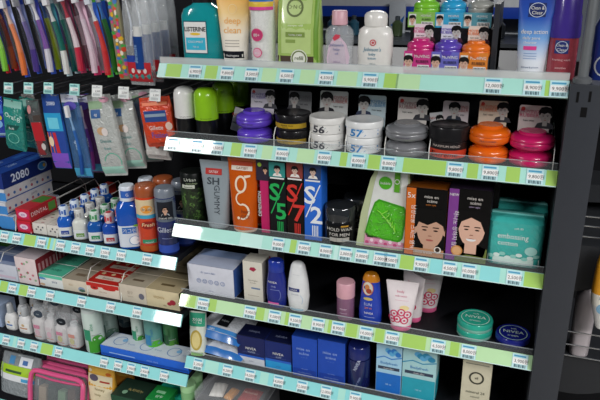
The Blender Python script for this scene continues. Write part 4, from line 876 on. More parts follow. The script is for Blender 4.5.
# big stacks at the far left: pale boxes and dark blue ones
xb = P(15.5, 228, .03)[0]-.008
def dpl(b, S, T, SR, SLf):
    for k in range(8): b.disc(SR, -.085+.024*k, .02, .005, .005, M('#3f6aa8' if k % 2 else '#a85a6a'), .0005, 8)
    b.rect(SR, -.1, .1, .004, .008, M('#3f5a9a')); b.text(SR, 'perio', .02, .03, .012, M('#5a6a8a'), .0006)
    b.rect(S, -.03, .03, .004, .03, M('#3f86c9'))
def dbl(b, S, T, SR, SLf):
    b.text(SR, '2080', -.035, .012, .034, M('#d6dff0'), .0008, sx=1.1, bold=.02); b.disc(SR, .06, .024, .02, .014, M('#2f7fc4'), .0005); b.ring(SR, .06, .024, .02, .014, .003, M('#9fc4e6'), .0008); b.disc(SR, .068, .024, .006, .006, M('#c9a23c'), .001)
    b.text(T, '2080', 0, -.03, .02, M('#9fb8e0'), .0006, ang=PI/2); b.rect(T, -.01, .01, .03, .08, M('#2f66b8'), .0005)
for i, lab in enumerate(('small blue and white toothpaste box at bottom of left stack', 'pale patterned toothpaste box, lower one of the left stack', 'pale patterned toothpaste box, upper one of the left stack')):
    longbox('toothpaste_box', lab, 'toothpaste', xb-.052-(.022 if i else 0), xb-(.024 if i else .0), .035+.004*i, .20, Z+.0402*i+.0002, .04, '#c9cdd4' if i else '#3f86c9', '#cfcfd2', '#c9ccd4', dpl, 'boxed toothpaste on the left bay')
for i, (dx, lab) in enumerate(((0, 'dark blue toothpaste box on top of pale boxes at far left'), (-.054, 'dark blue toothpaste box left of its twin at far left'))):
    longbox('toothpaste_box', lab, 'toothpaste', xb-.075+dx, xb-.024+dx, .045, .21, Z+.1212, .048, '#17307a', '#142a6c', '#1f4596', dbl, 'boxed toothpaste on the left bay')
longbox('toothpaste_box', 'dark blue toothpaste box under its twin at far left', 'toothpaste', xb-.132, xb-.080, .05, .21, Z+.0002, .12, '#17307a', '#142a6c', '#1f4596', None, 'boxed toothpaste on the left bay')
def lhoop(px, py, Y0, Y1, hh, lab, k='L1'):
    x = P(px, py, Y0)[0]; z = SZ[k]; b = B()
    for zz in (hh, hh*.55): b.tube([(x, Y0, z), (x, Y0+.012, z+zz*.7), (x, Y0+.03, z+zz), (x, Y1-.02, z+zz), (x, Y1, z+zz*.5), (x, Y1, z)], .0013, WIRE)
    return props(b.build('wire_divider'), lab, 'wire divider', 'white wire dividers on the shelves')
lhoop(15.8, 232, .03, .36, .062, 'white wire divider left of the red toothpaste boxes'); lhoop(31.3, 233, .03, .36, .066, 'white wire divider right of the red toothpaste boxes')
lhoop(57.3, 238, .03, .36, .07, 'white wire divider left of the small mouthwash bottles'); lhoop(104, 246, .1, .38, .075, 'white wire divider behind the green capped bottles')
# small mouthwash bottles, rows going back
def smallmw(lab, w, h, liq, capc, labc, cap2):
    r = root('small_mouthwash_bottle', lab, 'mouthwash', 'small mouthwash bottles on the left bay'); R = w/2; hb = h*.68
    sc = [(0, R*.92, R*.8, 3), (.003, R, R*.86, 3), (hb*.8, R, R*.86, 3), (hb*.93, R*.8, R*.7, 2.4), (hb, R*.45, R*.45, 2)]
    b = B(); b.loft(sc, M(liq, rough=.12, alpha=.92, coat=.5), 20); b.build('body', r)
    c = B(); pr = [(R*.56, hb*.985), (R*.6, hb*.99), (R*.6, h*.97), (R*.5, h)]; c.lathe(pr, M(capc, rough=.3), 16); S2 = Sloft([(z, a, a) for a, z in pr])
    if cap2:
        for k in range(3): c.rect(S2, -R*.5+R*.33*k, -R*.5+R*.33*k+R*.22, hb*1.0+.004+.004*(k % 2), h*.90-.003*(k % 2), M(cap2), .0005, 2)
        c.disc(Stop(h), 0, 0, R*.36, R*.36, M(cap2), .0004, 12)
    c.build('cap', r)
    q = B(); S = Sloft(sc); q.grid(S, -R*.86, R*.86, hb*.06, hb*.50, M('#dcdfe2'), .0006, 10, 2); q.grid(S, -R*.5, R*.5, hb*.16, hb*.34, M(labc), .001, 6, 1); q.text(S, 'care', 0, hb*.19, hb*.15, WHITE, .0014); q.build('label', r)
    return r
MW = [((57.5, 73, 205), '#1d5fc0', '#cfdcea', '#1f3f9a', '#2f62b8', ('blue mouthwash with blue patterned cap, frontmost of its row', 'blue mouthwash with blue patterned cap, second in its row', 'blue mouthwash with blue patterned cap, third in its row', 'blue mouthwash with blue patterned cap, fourth in its row', 'blue mouthwash with blue patterned cap, rearmost of its row')),
      ((72.5, 88.5, 208), '#d9dcd4', '#d3d3d0', '#6f9a4c', '#a9a9a6', ('white mouthwash with striped white cap, frontmost of its row', 'white mouthwash with striped white cap, second in its row', 'white mouthwash with striped white cap, rearmost of its row')),
      ((87.5, 104, 210), '#1a58a8', '#cfe0d6', '#2f8f5a', '#3f9a5c', ('blue mouthwash with green patterned cap, frontmost of its row', 'blue mouthwash with green patterned cap, second in its row', 'blue mouthwash with green patterned cap, third in its row', 'blue mouthwash with green patterned cap, rearmost of its row')),
      ((102.5, 118.5, 211.5), '#1f4fae', '#e0c9c9', '#b8343c', '#d0454f', ('blue mouthwash with pink red cap, frontmost of its row', 'blue mouthwash with pink red cap, rearmost of its row'))]
for (l, rr, t), liq, capc, labc, cap2, labs in MW:
    Y = .055; x, w, h = spot(l, rr, t, 'L1', Y, back=.005, q=.86)
    o = smallmw(labs[0], w*.98, h, liq, capc, labc, cap2); put(o, x, Y, Z, 25)
    for i, lab in enumerate(labs[1:]):
        c = cp(o, lab); c.location.y += (w*1.08)*(i+1)
# large mouthwash
x, w, h = spot(117, 143, 184, 'L1', .055, back=.008, q=.76)
R = w/2; hb = h*.78
sc = [(0, R*.92, R*.7, 3), (.004, R, R*.76, 3), (hb*.8, R*.98, R*.75, 3), (hb*.92, R*.8, R*.65, 2.4), (hb, R*.45, R*.45, 2)]
def deco(q, S):
    q.grid(S, -R*.9, R*.92, hb*.05, hb*.50, M('#d3dae4'), .0006, 12, 3); q.grid(S, -R*.62, R*.4, hb*.34, hb*.47, M('#2467b8'), .001, 8, 1); q.text(S, '가그린', -R*.1, hb*.36, hb*.1, WHITE, .0014); q.disc(S, R*.2, hb*.19, R*.4, hb*.1, M('#eef2f6'), .001); q.ring(S, R*.2, hb*.19, R*.4, hb*.1, .0015, M('#5a8fc4'), .0014); q.disc(S, R*.5, hb*.5, R*.3, hb*.025, M('#7ab83c'), .0012)
r = bottle('mouthwash_bottle', 'big blue mouthwash bottle with tooth label, in front', sc, [(hb*.985, R*.56, R*.56), (hb*.99, R*.6, R*.6), (h*.97, R*.58, R*.58), (h, R*.5, R*.5)], M('#1a55b8', rough=.12, alpha=.92, coat=.5), M('#d3dde8', rough=.3), deco, group='big blue mouthwash bottles'); RZL = 32
q = B(); pr = [(h*.99, R*.585, R*.585), (hb*.98, R*.61, R*.61)][::-1]; S = Sloft(pr); q.grid(S, -R*.45, R*.45, hb*1.06, h*.94, M('#2f62b8'), .0005, 6, 1); q.text(S, 'G', 0, hb*1.1, hb*.08, WHITE, .0009); q.build('cap_print', r)
put(r, x, .055, Z, RZL); c = cp(r, 'big blue mouthwash bottle standing behind its twin'); c.location = (x+.014, .125, Z)
def shave1(r, R, h):
    pr = [(R*.94, 0), (R, .004), (R, h*.80), (R*.97, h*.83)]
    b = B(); b.lathe(pr, M('#cf3f1c', rough=.25, coat=.5)); b.build('body', r)
    c = B(); c.lathe([(R*.97, h*.83), (R*1.0, h*.84), (R*.99, h*.94), (R*.85, h*.985), (R*.5, h), (.0005, h)], M('#a3532c', rough=.3, coat=.3)); c.build('cap', r)
    t = B(); S = Sloft([(z, a, a) for a, z in pr]); t.grid(S, -R*.92, R*.92, h*.55, h*.80, M('#dcc8a0'), .0005, 12, 3); t.grid(S, -R*.92, R*.92, h*.52, h*.575, M('#3f9fc4'), .0009, 12, 1); t.disc(S, 0, h*.66, R*.5, h*.06, M('#e89a3c'), .0009); t.text(S, 'fruits', 0, h*.64, h*.06, M('#8a3a14'), .0013)
    t.disc(S, R*.0, h*.42, R*.6, h*.06, M('#8f1f1a'), .0009); t.text(S, 'Fresh', 0, h*.40, h*.08, M('#f0d8a8'), .0013, skew=.2); t.grid(S, -R*.6, R*.6, h*.14, h*.20, M('#2f8f6a'), .0009, 8, 1); t.text(S, 'natural', 0, h*.148, h*.04, WHITE, .0013); t.grid(S, -R*.92, R*.92, h*.02, h*.1, M('#b5561f'), .0006, 12, 1); t.build('label', r)
g = can('foam_can', 'orange can with brown cap and cream label, in front', 'can', 136.5, 159.5, 182, 'L1', .055, shave1, 'orange cans on the left bay')
c = cp(g, 'orange can with brown cap standing behind its twin'); c.location = (g.location.x+.016, .12, Z)
def shave2(r, R, h):
    pr = [(R*.94, 0), (R, .004), (R, h*.84), (R*.97, h*.87)]
    b = B(); b.lathe(pr, M('#1c2a66', rough=.25, coat=.5)); b.build('body', r)
    c = B(); c.lathe([(R*.97, h*.87), (R*.98, h*.88), (R*.94, h*.97), (R*.8, h), (.0005, h)], M('#7a828e', rough=.3, coat=.3)); c.build('cap', r)
    t = B(); S = Sloft([(z, a, a) for a, z in pr]); t.grid(S, -R*.94, R*.94, h*.52, h*.86, M('#5f6a78'), .0005, 12, 3); t.grid(S, -R*.7, R*.7, h*.56, h*.82, M('#23262e'), .0009, 8, 2); face(t, S, 0, h*.69, R*.42, 'm', '#d0a48c', '#1a1512', '#c9ccd2', .0013); t.text(S, 'SHAVE GEL', 0, h*.57, h*.035, WHITE, .004)
    t.text(S, 'Gillette', 0, h*.36, h*.11, M('#d3daea'), .0009, sx=.8); t.grid(S, -R*.94, R*.94, h*.04, h*.16, M('#2f4fb0'), .0006, 12, 1); t.grid(S, -R*.5, R*.5, h*.26, h*.27, M('#8f9cd0'), .0009, 6, 1); t.build('label', r)
g = can('shave_gel_can', 'navy shave gel can with grey cap and portrait, in front', 'can', 156, 177.5, 185.5, 'L1', .052, shave2, 'navy shave gel cans on the left bay')
c = cp(g, 'navy shave gel can with portrait, behind its twin'); c.location = (g.location.x+.014, .115, Z)
# ============================================================ L2: rows of soap cartons, each row several deep
Z = SZ['L2']
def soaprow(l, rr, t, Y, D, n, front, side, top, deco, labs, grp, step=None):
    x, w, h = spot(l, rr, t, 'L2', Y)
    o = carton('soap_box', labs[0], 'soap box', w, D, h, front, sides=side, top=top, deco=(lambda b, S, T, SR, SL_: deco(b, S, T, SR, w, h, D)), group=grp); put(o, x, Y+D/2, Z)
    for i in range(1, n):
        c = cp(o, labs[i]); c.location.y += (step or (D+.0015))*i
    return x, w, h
def ords(s, n): return [s+', '+q for q in (['the frontmost of its row', 'second from the front', 'third from the front', 'the rearmost of its row'] if n == 4 else ['the frontmost of its row', 'in the middle of its row', 'the rearmost of its row'])]
G2 = 'rows of soap cartons on the left bay'
def s0(b, S, T, SR, w, h, D): b.text(S, 'white', 0, h*.5, h*.2, M('#9aa0b8')); b.rect(S, -w*.4, w*.4, h*.14, h*.3, M('#c9b4c4')); b.rect(T, -w*.4, w*.4, -D*.2, D*.3, M('#5a6c96'), .0005)
def s1(b, S, T, SR, w, h, D):
    for k in range(14): u = random.uniform(-.4, .4)*w; v = random.uniform(.15, .9)*h; b.disc(S, u, v, w*.06, w*.05, M('#c46a7a' if k % 2 else '#8fae8a'), .0005, 7)
    b.rect(SR, -D*.46, D*.46, h*.05, h*.95, M('#8f1f30'), .0004); 
    for k in range(5): b.rect(SR, -D*.4+D*.18*k, -D*.3+D*.18*k, h*.5, h*.8, M('#c98a92'), .0008); b.disc(SR, -D*.35+D*.18*k, h*.3, .006, .006, M('#3a6a4a'), .0008, 8)
def s2(b, S, T, SR, w, h, D): b.rect(S, -w*.49, w*.49, h*.72, h*.98, M('#5fc4a4')); b.disc(S, -w*.3, h*.55, w*.16, h*.18, M('#5a8fc4'), .0008, 12, 0, PI); b.text(S, '알뜨랑', w*.18, h*.38, h*.18, M('#3a4a7a')); b.disc(S, -w*.3, h*.15, w*.1, h*.1, M('#c9a88a'), .0006); b.text(T, 'soap', 0, -D*.1, D*.3, M('#1f6a58'), .0006)
def s3(b, S, T, SR, w, h, D): b.text(S, '비누', -w*.15, h*.48, h*.22, M('#b9a07a')); b.disc(S, w*.28, h*.3, w*.14, h*.22, M('#8f9fb8'), .0006); b.disc(S, w*.3, h*.22, w*.12, h*.12, M('#4f6a5a'), .0008); b.rect(T, -w*.2, w*.2, -D*.1, D*.1, M('#7a6a56'), .0006)
def s4(b, S, T, SR, w, h, D):
    b.rect(S, -w*.49, w*.49, h*.70, h*.98, M('#c5261f')); b.disc(S, -w*.25, h*.62, w*.12, h*.16, M('#c5261f'), .0008); b.disc(S, w*.2, h*.66, w*.2, h*.1, M('#c5261f'), .0008); b.disc(S, -w*.25, h*.62, w*.05, h*.06, M('#7a1414'), .001); b.text(S, 'clean soap', 0, h*.32, h*.15, M('#b5907a'))
    b.rect(T, -w*.36, w*.36, -D*.18, D*.12, M('#e3d2c2'), .0006); b.text(T, 'beauty', 0, -D*.12, D*.2, M('#8a3a2a'), .001)
    for k in range(3): b.disc(T, -w*.3+w*.3*k, D*.32, w*.06, D*.1, M('#e8cfa0'), .0006, 8)
def s5(b, S, T, SR, w, h, D): b.text(S, '살구', -w*.1, h*.50, h*.2, M('#a89a88')); b.text(S, 'apricot', -w*.1, h*.32, h*.12, M('#a89a88')); b.disc(S, w*.32, h*.45, w*.1, h*.18, M('#6a6a7a'), .0006); b.rect(T, -w*.2, w*.2, -D*.12, D*.02, M('#6a5a48'), .0006)
def s6(b, S, T, SR, w, h, D): b.text(S, '미인비누', -w*.1, h*.52, h*.18, M('#b0925a')); b.disc(S, w*.3, h*.42, w*.09, h*.15, M('#a8263a'), .0006); b.disc(S, w*.2, h*.32, w*.07, h*.1, M('#a8263a'), .0008); b.text(S, '100g', w*.05, h*.15, h*.1, M('#8a7a5a')); b.rect(T, -w*.2, w*.2, -D*.12, D*.02, M('#6a5a3c'), .0006)
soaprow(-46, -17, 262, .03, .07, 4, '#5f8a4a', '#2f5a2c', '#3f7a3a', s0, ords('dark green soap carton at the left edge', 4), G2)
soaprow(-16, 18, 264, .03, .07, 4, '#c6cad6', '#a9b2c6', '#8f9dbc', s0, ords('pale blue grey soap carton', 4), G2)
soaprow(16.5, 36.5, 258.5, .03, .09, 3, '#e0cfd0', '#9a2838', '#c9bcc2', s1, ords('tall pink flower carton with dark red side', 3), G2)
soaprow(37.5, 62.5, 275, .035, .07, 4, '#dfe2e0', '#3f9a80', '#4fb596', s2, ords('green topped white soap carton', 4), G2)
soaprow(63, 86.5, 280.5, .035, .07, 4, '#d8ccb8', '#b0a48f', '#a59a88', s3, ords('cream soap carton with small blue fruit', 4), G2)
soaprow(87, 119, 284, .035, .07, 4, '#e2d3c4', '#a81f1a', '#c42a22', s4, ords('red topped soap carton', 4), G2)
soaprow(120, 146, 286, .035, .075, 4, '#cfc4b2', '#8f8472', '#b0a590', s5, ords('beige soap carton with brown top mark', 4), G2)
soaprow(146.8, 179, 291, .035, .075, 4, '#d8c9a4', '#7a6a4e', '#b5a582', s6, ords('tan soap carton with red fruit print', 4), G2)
for px, lab in ((37.2, 'wire divider left of the green topped soap cartons'), (87, 'wire divider left of the red topped soap cartons'), (119.6, 'wire divider right of the red topped soap cartons'), (3, 'wire divider beside the pale blue grey soap cartons')):
    lhoop(px, 290, .03, .38, .075, lab, 'L2')
# ============================================================ L3
Z = SZ['L3']
GB = 'small white lotion bottles on the left bay'
def wbot(lab, l, rr, t, Y, labc, grp=GB, name='lotion_bottle', body='#dcdcdc'):
    x, w, h = spot(l, rr, t, 'L3', Y, back=.004, q=.7); R = w/2; hb = h*.66
    sc = [(0, R*.9, R*.62, 3), (.003, R, R*.7, 3), (hb*.7, R*.98, R*.7, 2.6), (hb*.9, R*.75, R*.55, 2.2), (hb, R*.42, R*.4, 2)]
    def deco(q, S): q.grid(S, -R*.8, R*.8, hb*.12, hb*.62, M('#e9e9e6'), .0006, 8, 1); q.grid(S, -R*.5, R*.55, hb*.30, hb*.38, M(labc), .001, 6, 1); q.disc(S, 0, hb*.52, R*.22, R*.2, M('#c9a87a'), .001, 10); q.rect(S, -R*.5, R*.5, hb*.2, hb*.22, M('#b0b4ba'), .001, 4)
    r = bottle(name, lab, sc, [(hb*.98, R*.45, R*.45), (hb*1.02, R*.5, R*.5), (h*.97, R*.42, R*.42), (h, R*.3, R*.3)], M(body, rough=.3, coat=.3), M('#c4c8cc', rough=.25, alpha=.85), deco, group=grp); put(r, x, Y, Z); return r, w
for l, rr, t, labc, labs in ((5, 18, 303, '#3a6ab0', ('small white bottle with blue word, frontmost of its row', 'small white bottle, second behind the blue word bottle', 'small white bottle, rearmost behind the blue word bottle')), (18.5, 34, 306, '#c48a6a', ('small white bottle with tan word, frontmost of its row', 'small white bottle, second behind the tan word bottle', 'small white bottle, rearmost behind the tan word bottle'))):
    o, w = wbot(labs[0], l, rr, t, .06, labc)
    for i in (1, 2):
        c = cp(o, labs[i]); c.location.y += .055*i
x0 = P(-14, 330, .05)[0]; x1 = P(3.5, 332, .05)[0]
def deco(b, S, T, SR, SLf): b.text(S, 'mild', 0, .03, .014, M('#2f4f9a')); b.rect(S, -.02, .02, .01, .02, M('#3f6fb8'))
o = carton('cotton_box', 'pale blue carton at the far left of the white bottles', 'box', x1-x0, .07, .075, '#9fb0cc', deco=deco); put(o, (x0+x1)/2, .085, Z)
def twin(l, rr, t, Y, lab, c1, dark):
    x, w, h = spot(l, rr, t, 'L3', Y); r = root('bottle_twin_pack', lab, 'twin pack', 'bagged twin bottle packs on the left bay'); R = w*.25
    for s_ in (-1, 1):
        hb = h*.74; sc = [(0, R*.9, R*.8, 3, s_*R), (.003, R*.97, R*.85, 3, s_*R), (hb*.72, R*.97, R*.85, 3, s_*R), (hb*.86, R*.6, R*.5, 2, s_*R), (hb, R*.5, R*.5, 2, s_*R)]
        b = B(); b.loft(sc, [M(c1), M('#dcd8d8', rough=.35), M('#dcd8d8', rough=.35), M('#cfd0d2')], 16)
        S = lambda u, v, o, s_=s_: (s_*R+u, -R*.86-o, v)
        b.rect(S, -R*.5, R*.5, hb*.45, hb*.6, M('#d86f96' if s_ < 0 else c1), .0008); b.disc(S, 0, hb*.3, R*.4, R*.5, M('#c9c27a' if dark else '#e6b5c4'), .0008, 10); b.rect(S, -R*.6, R*.6, hb*.12, hb*.15, M('#c87a6a'), .0008); b.build('bottle', r)
    bagm = film('#cdd2d6', .25, bump=.7)
    sc = [(0, w*.5, R*1.0, 3), (h*.55, w*.52, R*1.05, 3), (h*.8, w*.5, R*.8, 3), (h, w*.38, R*.2, 3)]
    b = B(); b.loft(sc, bagm, 24); b.build('bag', r)
    b = B(); S = Sloft(sc); b.disc(S, -w*.1, h*.78, w*.2, h*.09, M('#3a4450' if not dark else '#23262b', rough=.25), .001); b.text(S, 'mini', -w*.1, h*.765, h*.06, M('#aab4bc'), .0015); b.build('sticker', r)
    put(r, x, Y, Z); return r
a = twin(35, 57.5, 305, .05, 'bagged pair of bottles with pink labels, in front', '#e0d0d4', False); c = cp(a, 'bagged pair of bottles behind the pink labelled pair'); c.location.y += .075
a = twin(57.5, 80.5, 313, .045, 'bagged pair of bottles with flower labels, in front', '#d9785a', True); c = cp(a, 'bagged pair of bottles behind the flower labelled pair'); c.location.y += .075
def gcan(c1, c2, c3, txt):
    def f(r, R, h):
        pr = [(R*.95, 0), (R, .003), (R, h*.90), (R*.95, h*.93)]
        b = B(); b.lathe(pr, M(c1, rough=.3, coat=.4)); S = Sloft([(z, a, a) for a, z in pr]); b.grid(S, -R*.6, R*.95, .002, h*.30, M(c2), .0005, 10, 2); b.disc(S, R*.3, h*.33, R*.5, h*.09, M(c2), .0007); b.grid(S, -R*.9, -R*.3, h*.30, h*.56, M(c3), .0005, 4, 2); b.text(S, txt, 0, h*.62, h*.1, M(c3), .0009, ang=PI/2); b.rect(S, -R*.2, R*.7, h*.42, h*.44, M('#9aa8a0'), .0009, 4); b.build('body', r)
        c = B(); c.lathe([(R*.97, h*.93), (R*.96, h*.985), (R*.85, h)], M('#c6cfcc', rough=.3)); c.build('cap', r)
    return f
GCN = 'green and white cans on the left bay'
can('spray_can', 'tall white can with green lower part right of bagged bottles', 'can', 83, 104, 305, 'L3', .05, gcan('#c6d6cf', '#3f9a2c', '#2f8f6a', 'aloe'), GCN)
can('spray_can', 'grey green tall can behind the tall white one', 'can', 99, 118, 306, 'L3', .12, gcan('#8fa39c', '#5a7a6c', '#4a6a60', 'herb'), GCN)
can('spray_can', 'dim grey can at the back beside the navy carton', 'can', 118, 134, 308, 'L3', .20, gcan('#7f8f90', '#4a5f66', '#3f5a66', 'mint'), GCN)
can('spray_can', 'small white and green can behind the long tray box', 'can', 131.5, 145, 311, 'L3', .10, gcan('#cbdbd2', '#3f9a2c', '#2f8f6a', 'care'), GCN)
can('spray_can', 'teal grey can with green base behind the long tray box', 'can', 144.5, 162.5, 312, 'L3', .09, gcan('#5f9a94', '#4fae2c', '#2f7fae', 'fresh'), GCN)
can('spray_can', 'dark green can at the right end behind the tray box', 'can', 163, 178, 314, 'L3', .11, gcan('#2f6a3c', '#4f8f2c', '#1f4a2c', 'wood'), GCN)
x0 = P(112, 335, .2)[0]; x1 = P(140, 335, .2)[0]
o = carton('tissue_carton', 'dark navy carton standing at the back of lower shelf', 'box', x1-x0, .1, .11, '#14265c', sides='#10204c', top='#1a2f6c', deco=lambda b, S, T, SR, SLf: b.rect(S, -.02, .02, .03, .08, M('#1f3f8f'))); put(o, (x0+x1)/2, .31, Z)
x0 = P(102.5, 356, .03)[0]; x1 = -.004
def deco(b, S, T, SR, SLf):
    w = x1-x0
    for k in range(3): b.ring(T, -w*.34+w*.31*k, .0, .022, .022, .0022, M('#5f86b8'), .0006); b.disc(T, -w*.30+w*.31*k, .006, .008, .008, M('#7fb4dc'), .0008); b.text(T, 'fresh', -w*.20+w*.31*k, -.01, .012, M('#7f9ac0'), .0006)
    b.rect(S, -w*.49, w*.49, .003, .010, M('#1a4aa8')); b.rect(S, -w*.40, -w*.1, .013, .016, M('#9fc0ec')); b.text(S, 'mint care', w*.1, .012, .010, M('#8fb4ec'))
o = carton('tissue_tray_box', 'long flat box with white top and bright blue front', 'box', x1-x0, .075, .034, '#2066d6', sides='#1c57b8', top='#c9d3dc', deco=deco); put(o, (x0+x1)/2, .0265+.0375, Z)
# ============================================================ L4 and the things on it
Z = SZ['L4']
def packbag(lab, l, rr, t, Y, mats, deco, nm, cat, grp=None, rx=-12, rz=0, thick=.03):
    x, w, h = spot(l, rr, t, 'L4', Y); r = root(nm, lab, cat, grp)
    sc = [(0, w*.47, thick*.6, 3), (.01, w*.5, thick, 3), (h*.6, w*.5, thick*.9, 3), (h*.9, w*.48, thick*.35, 3), (h, w*.46, .002, 3)]
    b = B(); b.loft(sc, mats); b.build('film', r); d = B(); deco(d, Sloft(sc), w, h); d.build('label', r); put(r, x, Y+h*.1, Z, rz, rx); return r
def dg(q, S, w, h):
    q.grid(S, -w*.47, w*.40, h*.55, h*.75, M('#9fc626'), .0008); q.grid(S, -w*.30, w*.1, h*.60, h*.65, M('#2a4a2a'), .0012); q.grid(S, -w*.47, w*.47, h*.40, h*.55, M('#dfe3e6'), .0008); q.grid(S, w*.1, w*.4, h*.42, h*.5, M('#4a9fd0'), .0012)
    q.grid(S, -w*.25, -w*.12, h*.78, h*.95, M('#3f86b8'), .0012); q.grid(S, w*.0, w*.3, h*.76, h*.96, M('#dfe3e8'), .0012); q.grid(S, w*.08, w*.2, h*.8, h*.9, M('#3a6aa8'), .0016)
packbag('clear bag of white bottles with lime green label at corner', -2, 36, 362, .05, film('#a9b2b6', .6, bump=.8), dg, 'bottle_pack', 'bottle pack')
def dnone(q, S, w, h): q.grid(S, -w*.3, w*.2, h*.80, h*.90, M('#8f9598', rough=.2), .0008)
packbag('black glossy bag behind the lime label pack, left one', -4, 26, 347, .17, film('#1b1c20', bump=1.), dnone, 'travel_bag', 'bag', 'black glossy bags at the bottom left')
packbag('black glossy bag behind the lime label pack, right one', 24, 58, 352, .17, film('#202126', bump=1.), dnone, 'travel_bag', 'bag', 'black glossy bags at the bottom left')
def pinkbag(lab, l, rr, t, Y, k):
    x, w, h = spot(l, rr, t, 'L4', Y); r = root('travel_kit_bag', lab, 'bag', 'pink edged clear bags at the bottom left'); PK = M('#e25a8e', rough=.35, coat=.2)
    b = B(); b.loft([(0, w*.46, .02, 4), (.01, w*.48, .026, 4), (h*.9, w*.47, .02, 4), (h, w*.44, .012, 4)], M('#8f969a', rough=.12, alpha=.45, coat=.6)); b.build('clear_body', r)
    z1, z0 = h*1.0, h*.1; pts = []
    for (u, v) in ((-.48, .1), (-.49, .6), (-.48, .88), (-.44, .97), (-.36, 1.0), (0, .99), (.36, 1.0), (.44, .97), (.48, .88), (.49, .6), (.48, .1)): pts.append((u*w, -.024+.012*max(0, v-.6), v*h))
    b = B(); b.tube(pts, .008, PK, 8); b.tube([(p[0], p[1]+.036, p[2]) for p in pts], .008, PK, 8); b.build('piping', r)
    b = B(); b.tube([(-w*.40, -.018, h*.86), (-w*.1, -.02, h*.83), (w*.2, -.02, h*.84), (w*.42, -.018, h*.86)], .004, M('#c9487a', rough=.4), 8); b.build('zip', r)
    b = B(); S = Sfront(-.028)
    for i, c in enumerate(('#c9b49a', '#3f4a44', '#8fb48f', '#6a4a3a')): b.box(-w*.36+i*w*.18, -w*.22+i*w*.18, -.016, .01, h*.1, h*(.55+.1*(i % 2)), M(c, rough=.4), .004)
    b.build('contents', r)
    put(r, x, Y, Z, 0, -14); return r
pinkbag('clear bag with pink piping, rearmost of the three', 51, 96, 358, .16, 0); pinkbag('clear bag with pink piping, middle of the three', 42, 88, 369, .105, 1); pinkbag('clear bag with pink piping, frontmost of the three', 33, 84, 378, .05, 2)
def dyel(q, S, w, h):
    q.grid(S, -w*.44, w*.42, h*.30, h*.80, M('#e2d6b4'), .0008); q.disc(S, -w*.22, h*.74, w*.16, h*.06, M('#5a5266'), .0012); q.grid(S, w*.0, w*.34, h*.68, h*.71, M('#a83a2a'), .0014); q.text(S, 'honey', 0, h*.52, h*.08, M('#8a7a4a'), .0014); q.text(S, 'soap', -w*.08, h*.42, h*.07, M('#8a7a4a'), .0014); q.grid(S, -w*.3, w*.3, h*.82, h*.92, M('#e3b44a'), .0008); q.disc(S, w*.28, h*.84, w*.09, h*.03, M('#c4641f'), .0012); q.disc(S, -w*.36, h*.86, w*.06, h*.03, M('#e8dcc0'), .0012)
packbag('cream and amber packet with grey oval beside the pink bags', 84.5, 111, 371, .05, M('#dda53a', rough=.3, coat=.3), dyel, 'soap_packet', 'packet', 'amber packets at the bottom', -6, 0, .018)
def dor(q, S, w, h): q.disc(S, w*.1, h*.86, w*.22, h*.05, M('#e8b44a'), .001); q.disc(S, -w*.2, h*.88, w*.1, h*.04, M('#8a3a1a'), .001)
packbag('amber orange packet half hidden behind the cream one', 104, 131, 372, .12, M('#c9862a', rough=.3, coat=.3), dor, 'soap_packet', 'packet', 'amber packets at the bottom', -6, 0, .02)
def flat(lab, l, rr, t, Y, D, c1, c2, deco, rz=0, name='soap_box', grp='green boxes at the bottom'):
    x, w, h = spot(l, rr, t, 'L4', Y, pm=t+6); o = carton(name, lab, 'box', w, D, h, c1, sides=c2, top=c2, deco=deco, group=grp); put(o, x, Y+D/2, Z, rz); return o
def df1(b, S, T, SR, SLf): b.text(T, '녹차비누', .0, -.01, .015, M('#b9a86a'), .0006); b.disc(T, -.03, -.02, .009, .009, M('#7fa88a'), .0006)
flat('dark green soap box beside the amber packet', 112, 147, 399, .03, .09, '#1f4a34', '#23382c', df1)
def df2(b, S, T, SR, SLf): b.text(T, '샴푸', .0, -.02, .014, M('#d0ecd6'), .0006); b.rect(T, -.02, .01, .0, .012, M('#8fd09f'), .0006)
flat('bright green soap box right of the dark green one', 146.5, 166, 401, .025, .07, '#2f9a4a', '#1f8a3f', df2)
def df3(b, S, T, SR, SLf): b.disc(T, 0, 0, .010, .008, M('#16695a'), .0006); b.ring(T, 0, 0, .014, .011, .0016, M('#0f5a4c'), .0006)
flat('turquoise soap box behind the bright green one', 156, 184, 396, .075, .07, '#1fae96', '#23b89e', df3)
# ============================================================ the hanging toothbrushes and packs
def peg(px, py, lab, white, zt, Y=.058, tagz=True):
    x, z = P(px, py, Y)
    r = root('display_hook', lab, 'display hook', 'wire hooks carrying the toothbrush packs')
    b = B(); zz = zt
    b.tube([(x, .46, zz), (x, Y+.02, zz), (x, Y+.006, zz+.003), (x, Y+.002, zz+.010)], .0021, CHROME, 8); b.build('hook_wire', r)
    if tagz:
        b = B(); b.tube([(x, .46, zz+.028), (x, Y+.01, zz+.028), (x, Y, z+.012)], .0014, CHROME, 6); b.build('tag_wire', r)
        b = B(); xf = Matrix.Translation((x, Y-.002, z)) @ Matrix.Rotation(math.radians(-14), 4, 'X'); w, h = .031, .030
        b.box(-w/2, w/2, -.0006, .0006, -h/2, h/2, M('#e2e6e4' if white else '#9fd8d2', rough=.45), 0, xf)
        S = lambda u, v, o: tuple(xf @ Vector((u, -.0008-o, v)))
        b.rect(S, -w*.4, w*.4, -h*.12, h*.18, M('#eceeec')); b.rect(S, -w*.4, w*.3, h*.27, h*.36, M('#3a8a94' if not white else '#c4c8ca')); b.text(S, '2,500', w*.1, -h*.08, h*.24, M('#403a3c'))
        for i in range(7): b.rect(S, -w*.36+i*w*.1, -w*.31+i*w*.1, -h*.4, -h*.2, M('#3f7f88' if not white else '#a9b0b2'))
        b.build('price_card', r)
    return r, x
HZ = P(75, 93, .12)[1]
